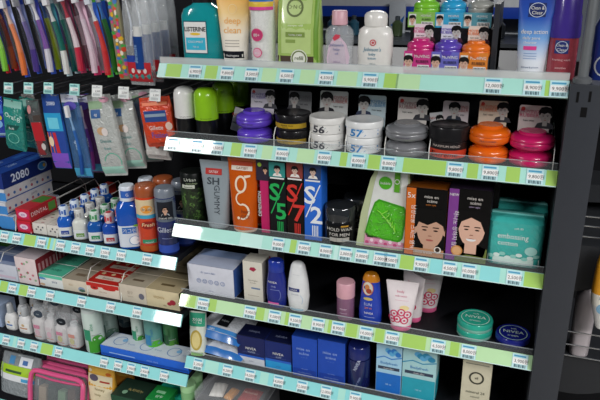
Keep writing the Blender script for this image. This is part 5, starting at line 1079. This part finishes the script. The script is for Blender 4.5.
for px, py, w_, lab in ((9, 88, 0, 'wire hook with teal price card at far left'), (29, 88, 0, 'wire hook with teal price card above the teal pack'), (49, 88, 0, 'wire hook with teal price card left of the purple bottomed pack'), (75, 89.5, 0, 'wire hook with teal price card above the blue bristle packs'), (97.5, 91, 1, 'wire hook with white price card above the pale brush tubes'), (124, 92.5, 1, 'wire hook with white price card under the kids brushes'), (155.5, 95, 1, 'wire hook with white price card above the orange razor bag')):
    peg(px, py, lab, w_, HZ)
UP = [
 (9, 73, [('#7fc93c', '#8fd04a', '#4fae3c'), ('#b5522a', '#8a3a24', '#c9703a')], '#1a3fb8', '#c41c2a', 'blue and red card with lime green toothbrush', ['', ', behind']),
 (28, 77, [('#e8783a', '#ee8a5a', '#e3c0b0'), ('#7a5fd0', '#a99ae0', '#d4d0ee'), ('#3f62dc', '#8fa4ec', '#c8d0f0')], '#a9b8ec', '#2f55c8', 'clear pack with orange toothbrush, violet ones behind', ['', '']),
 (54, 74, [('#d8d4e0', '#7a4aa0', '#e2dfe6'), ('#a9c41f', '#b9cc2a', '#3f6fb8'), ('#d0402c', '#8a4ab8', '#e4e0ee')], '#4a50c0', '#2f58c8', '', []),
 (70, 76, [('#dfe2de', '#0f6a5c', '#d9ddda'), ('#12807a', '#2fa090', '#a8d8d0'), ('#d03048', '#a02438', '#e4c0c6')], '#2a7a8c', '#b0c8d0', '', []),
 (84, 73, [('#c02440', '#e4d4d8', '#a82038'), ('#8a1f4a', '#d8a8b8', '#7a2040')], '#7a2f50', '#b03a60', '', []),
 (98, 75, [('#dcc4d0', '#e0ccd8', '#d4b4c4'), ('#c4a4b4', '#e6d9e0', '#cf9fb4')], '#e4bcd0', '#d8306c', '', []),
 (111, 77, [('#c42a30', '#d03a34', '#dfe0e0'), ('#3fae2c', '#2f9a3c', '#3f86d8'), ('#4fb82c', '#1f4aa8', '#2a3a9a')], '#2f6fe0', '#5fc84a', '', []),
]
LABU = [['lime green toothbrush on blue and red card at far left', 'rust brown toothbrush on blue and red card at far left'],
        ['orange toothbrush in clear pack near the left', 'violet grey toothbrush right of the orange one', 'blue grey toothbrush, second right of the orange one'],
        ['white and purple toothbrush on dark violet card', 'yellow green toothbrush behind the white and purple one', 'red and purple toothbrush behind the yellow green one'],
        ['white toothbrush with teal middle on dark card', 'dark teal toothbrush behind the white and teal one', 'dark red and grey toothbrush behind the teal ones'],
        ['crimson toothbrush on dark card left of the pale pink one', 'plum toothbrush behind the crimson one'],
        ['pale pink wide toothbrush in clear pack', 'pale pink toothbrush behind another pale pink one'],
        ['red and white toothbrush on blue card', 'bright green toothbrush on blue card', 'green and navy toothbrush at the back of the blue cards']]
for k, (px, py, cols, card, card2, _, _2) in enumerate(UP):
    for i, cc in enumerate(cols):
        Y = .10+(.045 if k == 1 else .031)*i; xx, zz = P(px, py, .10)
        pk = brush_pack(LABU[k][i], cc, card, card2, W=.019 if k != 5 else .024, H=.235, bris='#e4e4e8' if k % 2 else '#d9dfe8')
        put(pk, xx+.002*i, Y, zz+.002*i, random.uniform(-6, 6), 0, -8.5)
    o = root('display_hook', 'wire hook above the frame carrying pack row '+['far left', 'second from left', 'third from left', 'fourth from left', 'fifth from left', 'sixth from left', 'seventh from left'][k], 'display hook', 'wire hooks carrying the toothbrush packs')
    b = B(); xx, zz = P(px, py, .10); b.tube([(xx-.235*math.sin(math.radians(8.5))+.022, .46, zz+.228), (xx-.235*math.sin(math.radians(8.5))+.004, .09, zz+.228)], .0021, CHROME, 8); b.build('hook_wire', o)
# kids' colourful strip pack and the clear packs with blue tube
def hang(lab, nm, cat, l, rr, t, bt, Y, mat, deco, grp=None, ry=0, thick=.006, rz=0, crimp=True, parts=None):
    xt, zt = P((l+rr)/2, t, Y); xb_, zb = P((l+rr)/2, bt, Y); m = (t+bt)/2
    w = P(rr, m, Y)[0]-P(l, m, Y)[0]; h = zt-zb; r = root(nm, lab, cat, grp)
    w *= .92 if abs(ry) < 2 else .80
    sc = [(0, w*.48, .001, 6), (h*.03, w*.5, .002, 6), (h*.10, w*.5, thick, 5), (h*.75, w*.5, thick, 5), (h*.9, w*.5, .0025, 5), (h, w*.49, .001, 5)]
    b = B(); b.loft(sc, mat, 32); b.build('pack', r); d = B(); deco(d, Sloft(sc), w, h); d.build('label', r)
    if parts: parts(r, w, h)
    put(r, xb_+ (0 if not ry else h/2*math.tan(math.radians(-ry))*.9), Y, zb, rz, 0, ry)
    if nm in ('razor_pack', 'razor_bag', 'floss_pack') or (nm == 'toothbrush_pack' and lab[0] != 'b'):
        k = root('display_hook', 'bare wire hook holding the '+{'ro': 'royal blue pack at far left', 'te': 'front teal green floss bag', 're': 'red and clear small pack', 'pu': 'purple toothbrush pack', 'de': 'deep blue toothbrush pack', 'or': 'orange razor bag', 'wh': 'white bag with brown print'}.get(lab[:2], 'clear bluish bag behind the orange one' if 'bluish' in lab else 'clear blue white headed toothbrush pack' if 'blue' in lab else 'clear pack behind the red one'), 'display hook', 'wire hooks carrying the toothbrush packs'); b = B(); hx = r.location.x+(h-.006)*math.sin(math.radians(ry)); hz = zb+(h-.006)*math.cos(math.radians(ry)); b.tube([(hx, .46, hz), (hx, Y, hz), (hx, Y-.006, hz+.001)], .0019, CHROME, 8); b.build('hook_wire', k)
    return r
def dk(q, S, w, h):
    for i in range(22): [q.disc(S, sd*random.uniform(.08, .4)*w, h*(.04+.042*i+.02*(sd > 0)), w*random.uniform(.1, .22), w*random.uniform(.1, .22), M(['#d84a2c', '#e8b42c', '#3fae4a', '#d8508a', '#f0e6d0', '#3a7ac4'][(i*2+(sd > 0)*3+i//5) % 6], rough=.3), .0008+.0001*(i % 3), 7) for sd in (-1, 1)]
hang('narrow strip pack full of small multicoloured pictures', 'kids_toothbrush_pack', 'toothbrush', 117, 131, -8, 79, .10, M('#8f8a6a', rough=.3, coat=.3), dk, None, -3)
def dgum(q, S, w, h):
    q.grid(S, -w*.46, w*.46, h*.04, h*.25, M('#b8202c'), .0008); q.grid(S, -w*.46, w*.2, h*.25, h*.32, M('#1f3f9a'), .0008)
    for i in range(7): q.disc(S, -w*.36+w*.12*i, h*(.10+.06*(i % 2)), w*.07, w*.09, M('#d9ccc8' if i % 2 else '#3f8f8a'), .0012, 9)
    q.text(S, 'KIDS', w*.05, h*.17, h*.045, WHITE, .0014)
def tubepart(r, w, h):
    b = B(); b.loft([(h*.18, w*.20, .010, 2, w*.05, -.008), (h*.52, w*.20, .010, 2, w*.05, -.008)], M('#123f86', rough=.3, coat=.4)); b.build('toothpaste', r)
    b = B(); b.loft([(h*.52, w*.16, .009, 2, w*.05, -.008), (h*.62, w*.15, .008, 2, w*.05, -.008)], M('#d9d9d6', rough=.35)); b.build('toothpaste_cap', r)
    b = B(); b.text(Sfront(-.0185), 'dentiste', w*.05, h*.34, h*.06, M('#8fb4e0'), .0004, ang=PI/2); b.build('lettering', r)
    brush(r, h*.55, ('#d8dce4', '#c9d2de', '#dfe3ea'), z0=h*.42, y=-.006, x=-w*.28, rad=.003)
g = hang('clear travel pack with blue paste tube, frontmost of its row', 'travel_toothbrush_pack', 'toothbrush', 130, 157, -12, 85, .085, film('#eef3f6', .24), dgum, 'clear travel packs beside the top shelf', 0, .012, parts=tubepart)
for i, lab in enumerate(('clear travel pack with blue paste tube, second of its row', 'clear travel pack with blue paste tube, third of its row', 'clear travel pack with blue paste tube, rearmost of its row')):
    c = cp(g, lab); c.location.y += .05*(i+1); c.location.x += -.006*(i+1)
# lower hooks
def dw1(q, S, w, h): q.grid(S, -w*.45, w*.45, h*.6, h*.8, M('#3f6fd0'), .0008); q.disc(S, 0, h*.35, w*.3, h*.1, M('#7fb4e0'), .0008); q.grid(S, -w*.45, w*.45, h*.05, h*.12, M('#9fc4dc'), .0008); q.disc(S, w*.2, h*.5, w*.14, h*.06, M('#c9c43a'), .001)
hang('royal blue small pack hanging at the far left edge', 'floss_pack', 'dental floss', -6, 12, 97, 137, .11, film('#1f3fae'), dw1, 'small packs on the lower hooks', -4, .008)
def dw2(q, S, w, h):
    q.grid(S, -w*.45, w*.45, h*.84, h*.97, M('#7fb4a8'), .0008); q.text(S, 'Oral-B', 0, h*.62, h*.13, M('#d3efe6'), .001, ang=-.25); q.poly(S, [(-w*.4, h*.38), (w*.2, h*.42), (w*.36, h*.52), (-w*.3, h*.50)], M('#12504a'), .0008); q.text(S, 'floss', -w*.05, h*.42, h*.07, WHITE, .0012, ang=.1); q.ring(S, 0, h*.25, w*.3, h*.1, .002, M('#7fd0bc'), .001)
g = hang('teal green floss bag hanging in front of its twin', 'floss_pack', 'dental floss', 8, 31, 99, 150, .10, film('#23867a'), dw2, 'small packs on the lower hooks', 6, .010); c = cp(g, 'teal green floss bag hanging behind its twin'); c.location.y += .06; c.location.z -= .01
def dw3(q, S, w, h):
    q.grid(S, -w*.35, w*.42, h*.30, h*.62, M('#b8202a'), .0008); q.grid(S, -w*.3, w*.2, h*.05, h*.3, M('#8a2a30'), .001); q.grid(S, -w*.1, w*.45, h*.64, h*.74, M('#4a3f3a'), .0008); q.disc(S, w*.2, h*.2, w*.16, h*.06, M('#d0c8c4'), .0012); q.disc(S, -w*.3, h*.84, w*.15, h*.07, M('#c98a8a'), .0012)
hang('red and clear small pack hanging left of the purple bottomed pack', 'razor_pack', 'razor', 36, 52, 100, 157, .11, film('#6a6668', .5), dw3, 'small packs on the lower hooks', -6, .008)
hang('clear small pack hanging behind the red one', 'razor_pack', 'razor', 29, 45, 94, 140, .17, film('#9a9896', .5), dw3, 'small packs on the lower hooks', -6, .008)
def dw4(q, S, w, h):
    q.grid(S, -w*.47, w*.47, h*.76, h*.99, M('#123f8a'), .0008); q.text(S, '2080', 0, h*.86, h*.07, M('#dfe8f4'), .0012); q.grid(S, -w*.47, w*.47, h*.52, h*.76, M('#2a9fd4'), .0008); q.grid(S, -w*.3, w*.3, h*.55, h*.70, M('#6fd0e8'), .0012)
    q.grid(S, -w*.47, w*.47, h*.22, h*.52, M('#23469a'), .0008); q.poly(S, [(-w*.47, h*.22), (-w*.2, h*.22), (-w*.25, h*.5), (-w*.47, h*.5)], M('#d8622c'), .0012); q.disc(S, -w*.3, h*.38, w*.14, h*.07, M('#e8d2b0'), .0016); q.poly(S, [(-w*.1, h*.22), (w*.12, h*.22), (w*.02, h*.5), (-w*.15, h*.5)], M('#c42a3a'), .0013); q.grid(S, -w*.47, w*.47, h*.01, h*.22, M('#7d4fc0'), .0008)
hang('blue and cyan toothbrush pack with purple bottom', 'toothbrush_pack', 'toothbrush', 52, 73.5, 95, 168, .085, film('#2a58a8'), dw4, 'toothbrush packs on the lower hooks', -3, .007)
def dw5(q, S, w, h): q.grid(S, -w*.47, w*.47, h*.90, h*.99, M('#d8dcec'), .0008); q.text(S, 'Systema', 0, h*.93, h*.04, M('#3a3a9a'), .0012, sx=.9); q.grid(S, -w*.47, w*.47, h*.02, h*.12, M('#3f9ac0'), .0008); q.text(S, 'soft', w*.05, h*.40, h*.08, M('#d6e0f0'), .0012, ang=PI/2); q.disc(S, 0, h*.86, w*.35, h*.05, M('#5a4fb0'), .001)
def br(cc): return lambda r, w, h: brush(r, h*.82, cc, z0=h*.05, y=-.010, rad=.0045)
hang('clear blue toothbrush pack with white header, right of the purple bottomed one', 'toothbrush_pack', 'toothbrush', 72.5, 94, 94, 177, .09, film('#4a7ab0', .5), dw5, 'toothbrush packs on the lower hooks', -4, .005, parts=br(('#1f4f9a', '#2f66b0', '#8fb4d8')))
hang('purple toothbrush pack squeezed behind the clear blue one', 'toothbrush_pack', 'toothbrush', 85, 104, 95, 172, .13, M('#6a3a78', rough=.2, alpha=.8, coat=.4), dw5, 'toothbrush packs on the lower hooks', -4, .005, parts=br(('#8a3a8a', '#6a3a9a', '#c4b0d0')))
hang('deep blue toothbrush pack behind the purple one', 'toothbrush_pack', 'toothbrush', 95, 112, 94, 167, .17, M('#2a4a8f', rough=.2, alpha=.85, coat=.4), dw5, 'toothbrush packs on the lower hooks', -4, .005, parts=br(('#2a3f9a', '#2a4faa', '#a8b0d0')))
def dw6(q, S, w, h):
    q.grid(S, -w*.46, w*.1, h*.84, h*.93, M('#8fae8a'), .0008); q.grid(S, -w*.4, w*.0, h*.73, h*.83, M('#2f5f9a'), .0008); q.text(S, 'ag', -w*.2, h*.76, h*.05, WHITE, .0012); q.disc(S, w*.2, h*.94, w*.2, h*.035, M('#d9a0b4'), .0012)
    q.disc(S, -w*.08, h*.57, w*.2, h*.05, M('#c9a27a'), .0008); q.disc(S, w*.04, h*.56, w*.13, h*.05, M('#e2d8d4'), .0012); q.text(S, 'Dentek', 0, h*.43, h*.055, M('#4a8a8a'), .001); q.text(S, 'fresh', 0, h*.34, h*.05, M('#5a9a9a'), .001); q.ring(S, w*.1, h*.18, w*.35, h*.12, .0022, M('#5ab89a'), .001, 16, -.3, 3.0); q.grid(S, -w*.46, w*.46, h*.03, h*.13, M('#9fd0c0'), .0006)
g = hang('pale rounded toothbrush pouch with green curve, leftmost one', 'toothbrush_pouch', 'toothbrush', 98, 128, 95, 175, .085, film('#b9bdba'), dw6, 'pale toothbrush pouches on the lower hooks', -7, .011)
g = hang('pale rounded toothbrush pouch with green curve, second from left', 'toothbrush_pouch', 'toothbrush', 118, 147, 95, 168, .11, film('#b9bdba'), dw6, 'pale toothbrush pouches on the lower hooks', -7, .011)
c = cp(g, 'pale rounded toothbrush pouch with green curve, behind the second one'); c.location.y += .07; c.location.x += .01
def dw7(q, S, w, h):
    q.grid(S, -w*.36, w*.34, h*.52, h*.74, M('#27488a'), .0008); q.grid(S, -w*.34, w*.32, h*.62, h*.68, M('#8fa2b4'), .0012); q.text(S, 'Gillette', -w*.05, h*.36, h*.12, M('#f0e2d8'), .001, sx=.9); q.text(S, 'Fusion', w*.02, h*.20, h*.16, M('#3a58b0'), .001, sx=.9); q.disc(S, w*.36, h*.42, w*.1, h*.08, M('#e8c8b8'), .001); q.grid(S, -w*.4, w*.4, h*.84, h*.9, M('#e87a4a'), .0008)
hang('orange razor bag with blue window beside the white spray can', 'razor_bag', 'razor', 142, 181, 97, 146, .075, film('#cf3f1a'), dw7, None, -7, .010)
def dw8(q, S, w, h): q.disc(S, w*.05, h*.35, w*.14, h*.13, M('#a8563a'), .0008); q.disc(S, -w*.25, h*.42, w*.07, h*.06, M('#3a3a44'), .0008); q.text(S, 'soft', .0, h*.6, h*.12, M('#5a5a66'), .0008)
hang('white bag with brown print peeking under the orange razor bag', 'razor_bag', 'razor', 147, 173, 105, 159, .11, film('#cfccc8'), dw8, None, 0, .012)
hang('clear bluish bag behind the orange razor bag', 'razor_bag', 'razor', 137, 160, 98, 150, .13, M('#5f6f8a', rough=.2, alpha=.7, coat=.5), dw8, None, -6, .010)
# ============================================================ beyond the post, and behind the top shelf
r = root('wire_rack', 'dark side rack with chrome wires to the right of the post', 'rack')
DK = M('#2b2d31', rough=.5)
def bracket(py0, py1, Y):
    b = B(); x0, z0 = P(563, py0, Y); x1 = x0+.30; _, z1 = P(563, py1, Y); n = 12
    pts = [(x0, z0), (x1, z0)]+[(x1-(x1-x0-.02)*i/n, z0-.035-(z0-z1-.035)*math.sin(PI/2*(i/n))**4) for i in range(n+1)]+[(x0, z1)]
    V = [(u, Y, v) for u, v in pts]+[(u, Y+.012, v) for u, v in pts]; k = len(pts)
    b.add(V, [list(range(k))[::-1], list(range(k, 2*k))]+[[i, (i+1) % k, k+(i+1) % k, k+i] for i in range(k)], DK)
    b.box(x0, x1, Y+.012, Y+.30, z0-.004, z0, DK); b.build('bracket', r)
bracket(243, 290, .10); bracket(356, 392, .10); bracket(182, 200, .30)
for yy, pys in ((.10, (213, 222.5, 233)), (.09, (329, 342, 353))):
    for py in pys:
        b = B(); x0, z0 = P(556, py, yy); b.tube([(x0-.01, yy, z0), (x0+.32, yy, z0)], .0016, CHROME); b.build('wire', r)
b = B(); b.box(.968, 1.45, .42, .43, .0, 1.6, M('#101114', rough=.7)); b.build('back_panel', r)
x0, z0 = P(578, 354, .12); z1 = P(578, 289, .12)[1]; w = P(590, 320, .12)[0]-P(568, 320, .12)[0]; h = z1-z0
secs = [(0, w*.42, .02, 3), (.004, w*.46, .024, 3), (h*.8, w*.5, .026, 3), (h*.92, w*.46, .022, 2.6), (h, w*.2, .015, 2)]
def deco(q, S): q.text(S, 'wash', -w*.1, h*.45, h*.07, M('#a8a4a0'), .0008, ang=PI/2)
r2 = bottle('body_wash_bottle', 'dull white bottle on the wire rack right of the post', secs, [(h*.98, w*.18, .012), (h*1.05, w*.17, .012)], M('#b5adb0', rough=.35), M('#a29c9e'), deco); put(r2, x0, .13, z0)
x0, z0 = P(605, 328, .045); z1 = P(605, 250, .045)[1]
r2 = root('refill_bag', 'yellow and white refill bag at the right edge', 'refill bag'); h = z1-z0; sc = [(0, .02, .02, 3), (h*.3, .035, .026, 3), (h*.45, .038, .024, 3), (h*.8, .036, .018, 3), (h, .03, .003, 3)]
b = B(); b.loft(sc, [M('#cfcdca', rough=.3), M('#dcd8cc', rough=.3), M('#d9951f', rough=.3, coat=.3), M('#e0a02a', rough=.3, coat=.3)]); S = Sloft(sc); b.text(S, 'soft', -.012, h*.4, .014, M('#5a6a8a'), .001); b.disc(S, -.015, h*.28, .010, .012, M('#7fa8c4'), .0008); b.build('bag', r2); put(r2, x0, .055, z0)
x0, z0 = P(600, 82, .12); z1 = P(600, 12, .12)[1]
r2 = root('shampoo_bottle', 'dark blue bottle with white ring at the upper right edge', 'bottle'); h = z1-z0; b = B(); b.loft([(0, .022, .02, 3), (h*.8, .024, .02, 3), (h, .012, .01, 2)], M('#1c2f78', rough=.25, coat=.4)); S = Sloft([(0, .022, .02, 3), (h*.8, .024, .02, 3)]); b.ring(S, .004, h*.25, .02, .022, .003, M('#b9bfc8'), .0008); b.build('bottle_body', r2); put(r2, x0, .13, z0)
b = B(); b.box(x0-.03, x0+.25, .10, .30, z0-.010, z0-.0002, DK); props(b.build('rack_board'), 'dark board carrying the blue bottle at upper right', 'rack board')
# far display beyond the open back of the top shelf
Y = 1.15
xa, za = P(262, 14, Y); xb_, zb = P(566, 23, Y); zc = P(300, 5.5, Y)[1]
r = root('far_counter_display', 'white and blue counter front seen behind the top shelf', 'counter')
b = B(); b.box(xa, xb_, Y, Y+.05, zc, zc+.3, M('#c9cccf', rough=.4), .002); b.build('white_panel', r)
zm = (P(420, 17.5, Y)[1]); b = B(); b.box(xa, xb_, Y-.004, Y+.05, zm, zc, M('#1a3fa6', rough=.35), .002); b.build('blue_band', r)
b = B(); b.box(xa, xb_, Y+.10, Y+.14, 0, zm+.01, M('#1b1e22', rough=.5)); b.build('lower_panel', r)
zl = P(420, 41, Y-.25)[1]; b = B(); b.box(xa+.1, xb_, Y-.27, Y+.1, zl-.012, zl, M('#4c5156', rough=.4)); b.build('ledge', r)
for i, (px, c, lab) in enumerate(((335, '#27506a', 'dim teal bottle behind the clear baby oil'), (347, '#20435c', 'dim slate bottle on the far ledge behind baby oil'), (356, '#2b5a70', 'dim grey blue bottle on the far ledge left of the white lotion'), (399, '#3a4a2c', 'dim olive bottle on the far ledge right of the white lotion'), (500, '#23272c', 'dim black bottle on the far ledge left of the blue tube'), (541, '#a8862a', 'small mustard yellow bottle behind the blue tube'))):
    x0 = P(px, 30, Y-.1)[0]; o = root('far_bottle', lab, 'bottle', 'bottles on the far ledge'); b = B(); b.lathe([(.016, 0), (.019, .003), (.019, .045), (.008, .056)], M(c, rough=.3, coat=.3), 16); b.build('body', o); b = B(); b.lathe([(.009, .056), (.009, .068), (.007, .07)], M('#3a4248'), 12); b.build('cap', o); put(o, x0, Y-.13, zl)
x0, z0 = P(397, 36, Y-.02); b = B(); b.box(-.03, .03, 0, .01, 0, .11, M('#b9bfc6', rough=.4)); S = Sfront(0); b.poly(S, [(-.025, .03), (.01, .045), (.028, .065), (.02, .03), (-.01, .018)], M('#2a62a8')); o = props(b.build('notice_card'), 'pale notice card with blue ribbon shape behind the top shelf', 'card'); put(o, x0, Y-.03, zl)
# ============================================================ price tags
def tags(k, lst, w=.033):
    for px, what, pr in lst: tag(k, px, what, pr, w)
tags('R1', [(195, 'under the teal mouthwash', '6,900원'), (227, 'under the face wash tubes', '9,800원'), (251.5, 'under the cotton pads', '3,500원'), (286.5, 'under the green refill pouch', '6,500원'), (326, 'under the baby oil', '4,500원'), (370, 'under the white baby lotion', '5,900원'), (493, 'between display stand and blue tube', '12,000원'), (532.5, 'under the blue and white tube', '8,900원'), (559, 'under the red foam bottle', '9,900원')], .034)
tags('R2', [(173, 'at the left end below the white spray can', '4,900원'), (197, 'under the front green spray can', '4,500원'), (217, 'between green cans and purple jars', '4,500원'), (250, 'under the purple jars', '9,900원'), (282, 'under the yellow labelled jar', '8,000원'), (324, 'under the grey print white jars', '8,000원'), (358, 'under the blue print white jars', '8,000원'), (388.5, 'under the grey round jars', '8,000원'), (455, 'under the black and red jar', '9,800원'), (490, 'under the orange jars', '9,800원'), (535, 'under the hot pink jars', '9,800원')])
tags('R3', [(278, 'under the green numeral box', '9,000원'), (304, 'under the red numeral box', '9,000원'), (325.5, 'under the black wax jar', '8,000원'), (345.5, 'right of the black wax jar', '2,000원'), (361.5, 'under the left half of the puff pack', '2,000원'), (380, 'under the right half of the puff pack', '2,000원'), (390.5, 'left of the hair dye man', '4,500원'), (421, 'under the hair dye man', '9,900원'), (449.5, 'under the purple strip of dye box', '4,500원'), (469, 'under the smiling woman box', '10,000원'), (514, 'under the teal cotton packs', '2,500원')], .032)
tags('R4', [(203, 'under the white cosmetic box', '18,000원'), (250, 'under the cream white boxes', '9,000원'), (274.5, 'under the dark blue lotion', '9,500원'), (295, 'under the white lotion bottle', '9,500원'), (318, 'left of the purple toner', '8,900원'), (338, 'under the purple toner', '8,900원'), (366, 'under the sun lotion', '14,000원'), (392, 'under the pink flower tubes', '6,500원'), (438, 'right of the pink flower tubes', '6,500원'), (468.5, 'under the turquoise tins', '8,000원'), (520, 'under the navy tin', '3,900원')], .034)
tags('R5', [(198, 'under the yellow oval pouch', '3,200원'), (227.5, 'under the wet wipes', '4,200원'), (250, 'under the white based navy box', '14,000원'), (278.5, 'under the sky blue based box', '14,000원'), (302, 'under the left royal blue box', '12,000원'), (326, 'under the right royal blue box', '12,000원'), (355, 'under the navy cylinder', '9,900원')], .030)
tags('L1', [(4.5, 'at far left under toothpaste stack', '3,800원'), (16.5, 'left of the red toothpaste', '3,300원'), (41.5, 'under the white toothpaste', '2,900원'), (60.5, 'under the blue capped mouthwash', '2,500원'), (75.5, 'under the white mouthwash', '2,500원'), (90, 'under the green capped mouthwash', '2,500원'), (105, 'under the red capped mouthwash', '2,500원'), (121, 'under the big mouthwash', '5,500원'), (147, 'under the orange can', '6,800원')], .030)
tags('L2', [(12.5, 'under the pale blue cartons', '1,500원'), (31.5, 'under the tall pink carton', '2,000원'), (50, 'under the green topped cartons', '1,500원'), (81.5, 'under the cream cartons', '1,500원'), (110.5, 'under the red topped cartons', '1,500원'), (137, 'under the beige cartons', '1,500원')], .030)
tags('L3', [(6, 'at far left under the white bottles', '1,800원'), (21, 'under the tan word bottle', '1,800원'), (34, 'left of the lime block', '2,200원'), (58.5, 'right of the lime block', '2,200원'), (104, 'left end under the flat box', '3,900원'), (118, 'second under the flat box', '3,900원'), (131, 'third under the flat box', '3,900원'), (144.5, 'fourth under the flat box', '3,900원'), (164, 'fifth under the flat box', '3,900원')], .028)
# ============================================================ light: the shop's ceiling lamps and the room's ambient
def lamp(x, y, w, l, rz, e, z=2.6):
    d = bpy.data.lights.new('ceiling_lamp', 'AREA'); d.shape = 'RECTANGLE'; d.size = w; d.size_y = l; d.energy = e; d.color = (1, .985, .97); d.spread = PI
    o = bpy.data.objects.new('ceiling_lamp', d); COL.objects.link(o); o.location = (x, y, z); o.rotation_euler = (0, 0, rz); return o
ang = math.atan2(1.6, 2.9)*-1
for i in range(3):
    t = .12+.38*i; lamp(-1.1-1.6*t, -1.5-2.9*t, .30, 1.2, ang, 34)
for i in range(2):
    t = .0+.38*i; lamp(3.0-1.6*t, -1.2-2.9*t, .30, 1.2, ang, 62)
lamp(.2, 2.0, .3, 1.2, PI/2, 40)
wd = bpy.data.worlds.new('room_ambient'); SC.world = wd; wd.use_nodes = True
bg = wd.node_tree.nodes['Background']; bg.inputs[0].default_value = (.80, .88, 1.0, 1); bg.inputs[1].default_value = .07
SC.view_settings.view_transform = 'Standard'; SC.view_settings.look = 'None'; SC.view_settings.gamma = 1; SC.view_settings.use_curve_mapping = False
SC.view_settings.exposure = .3
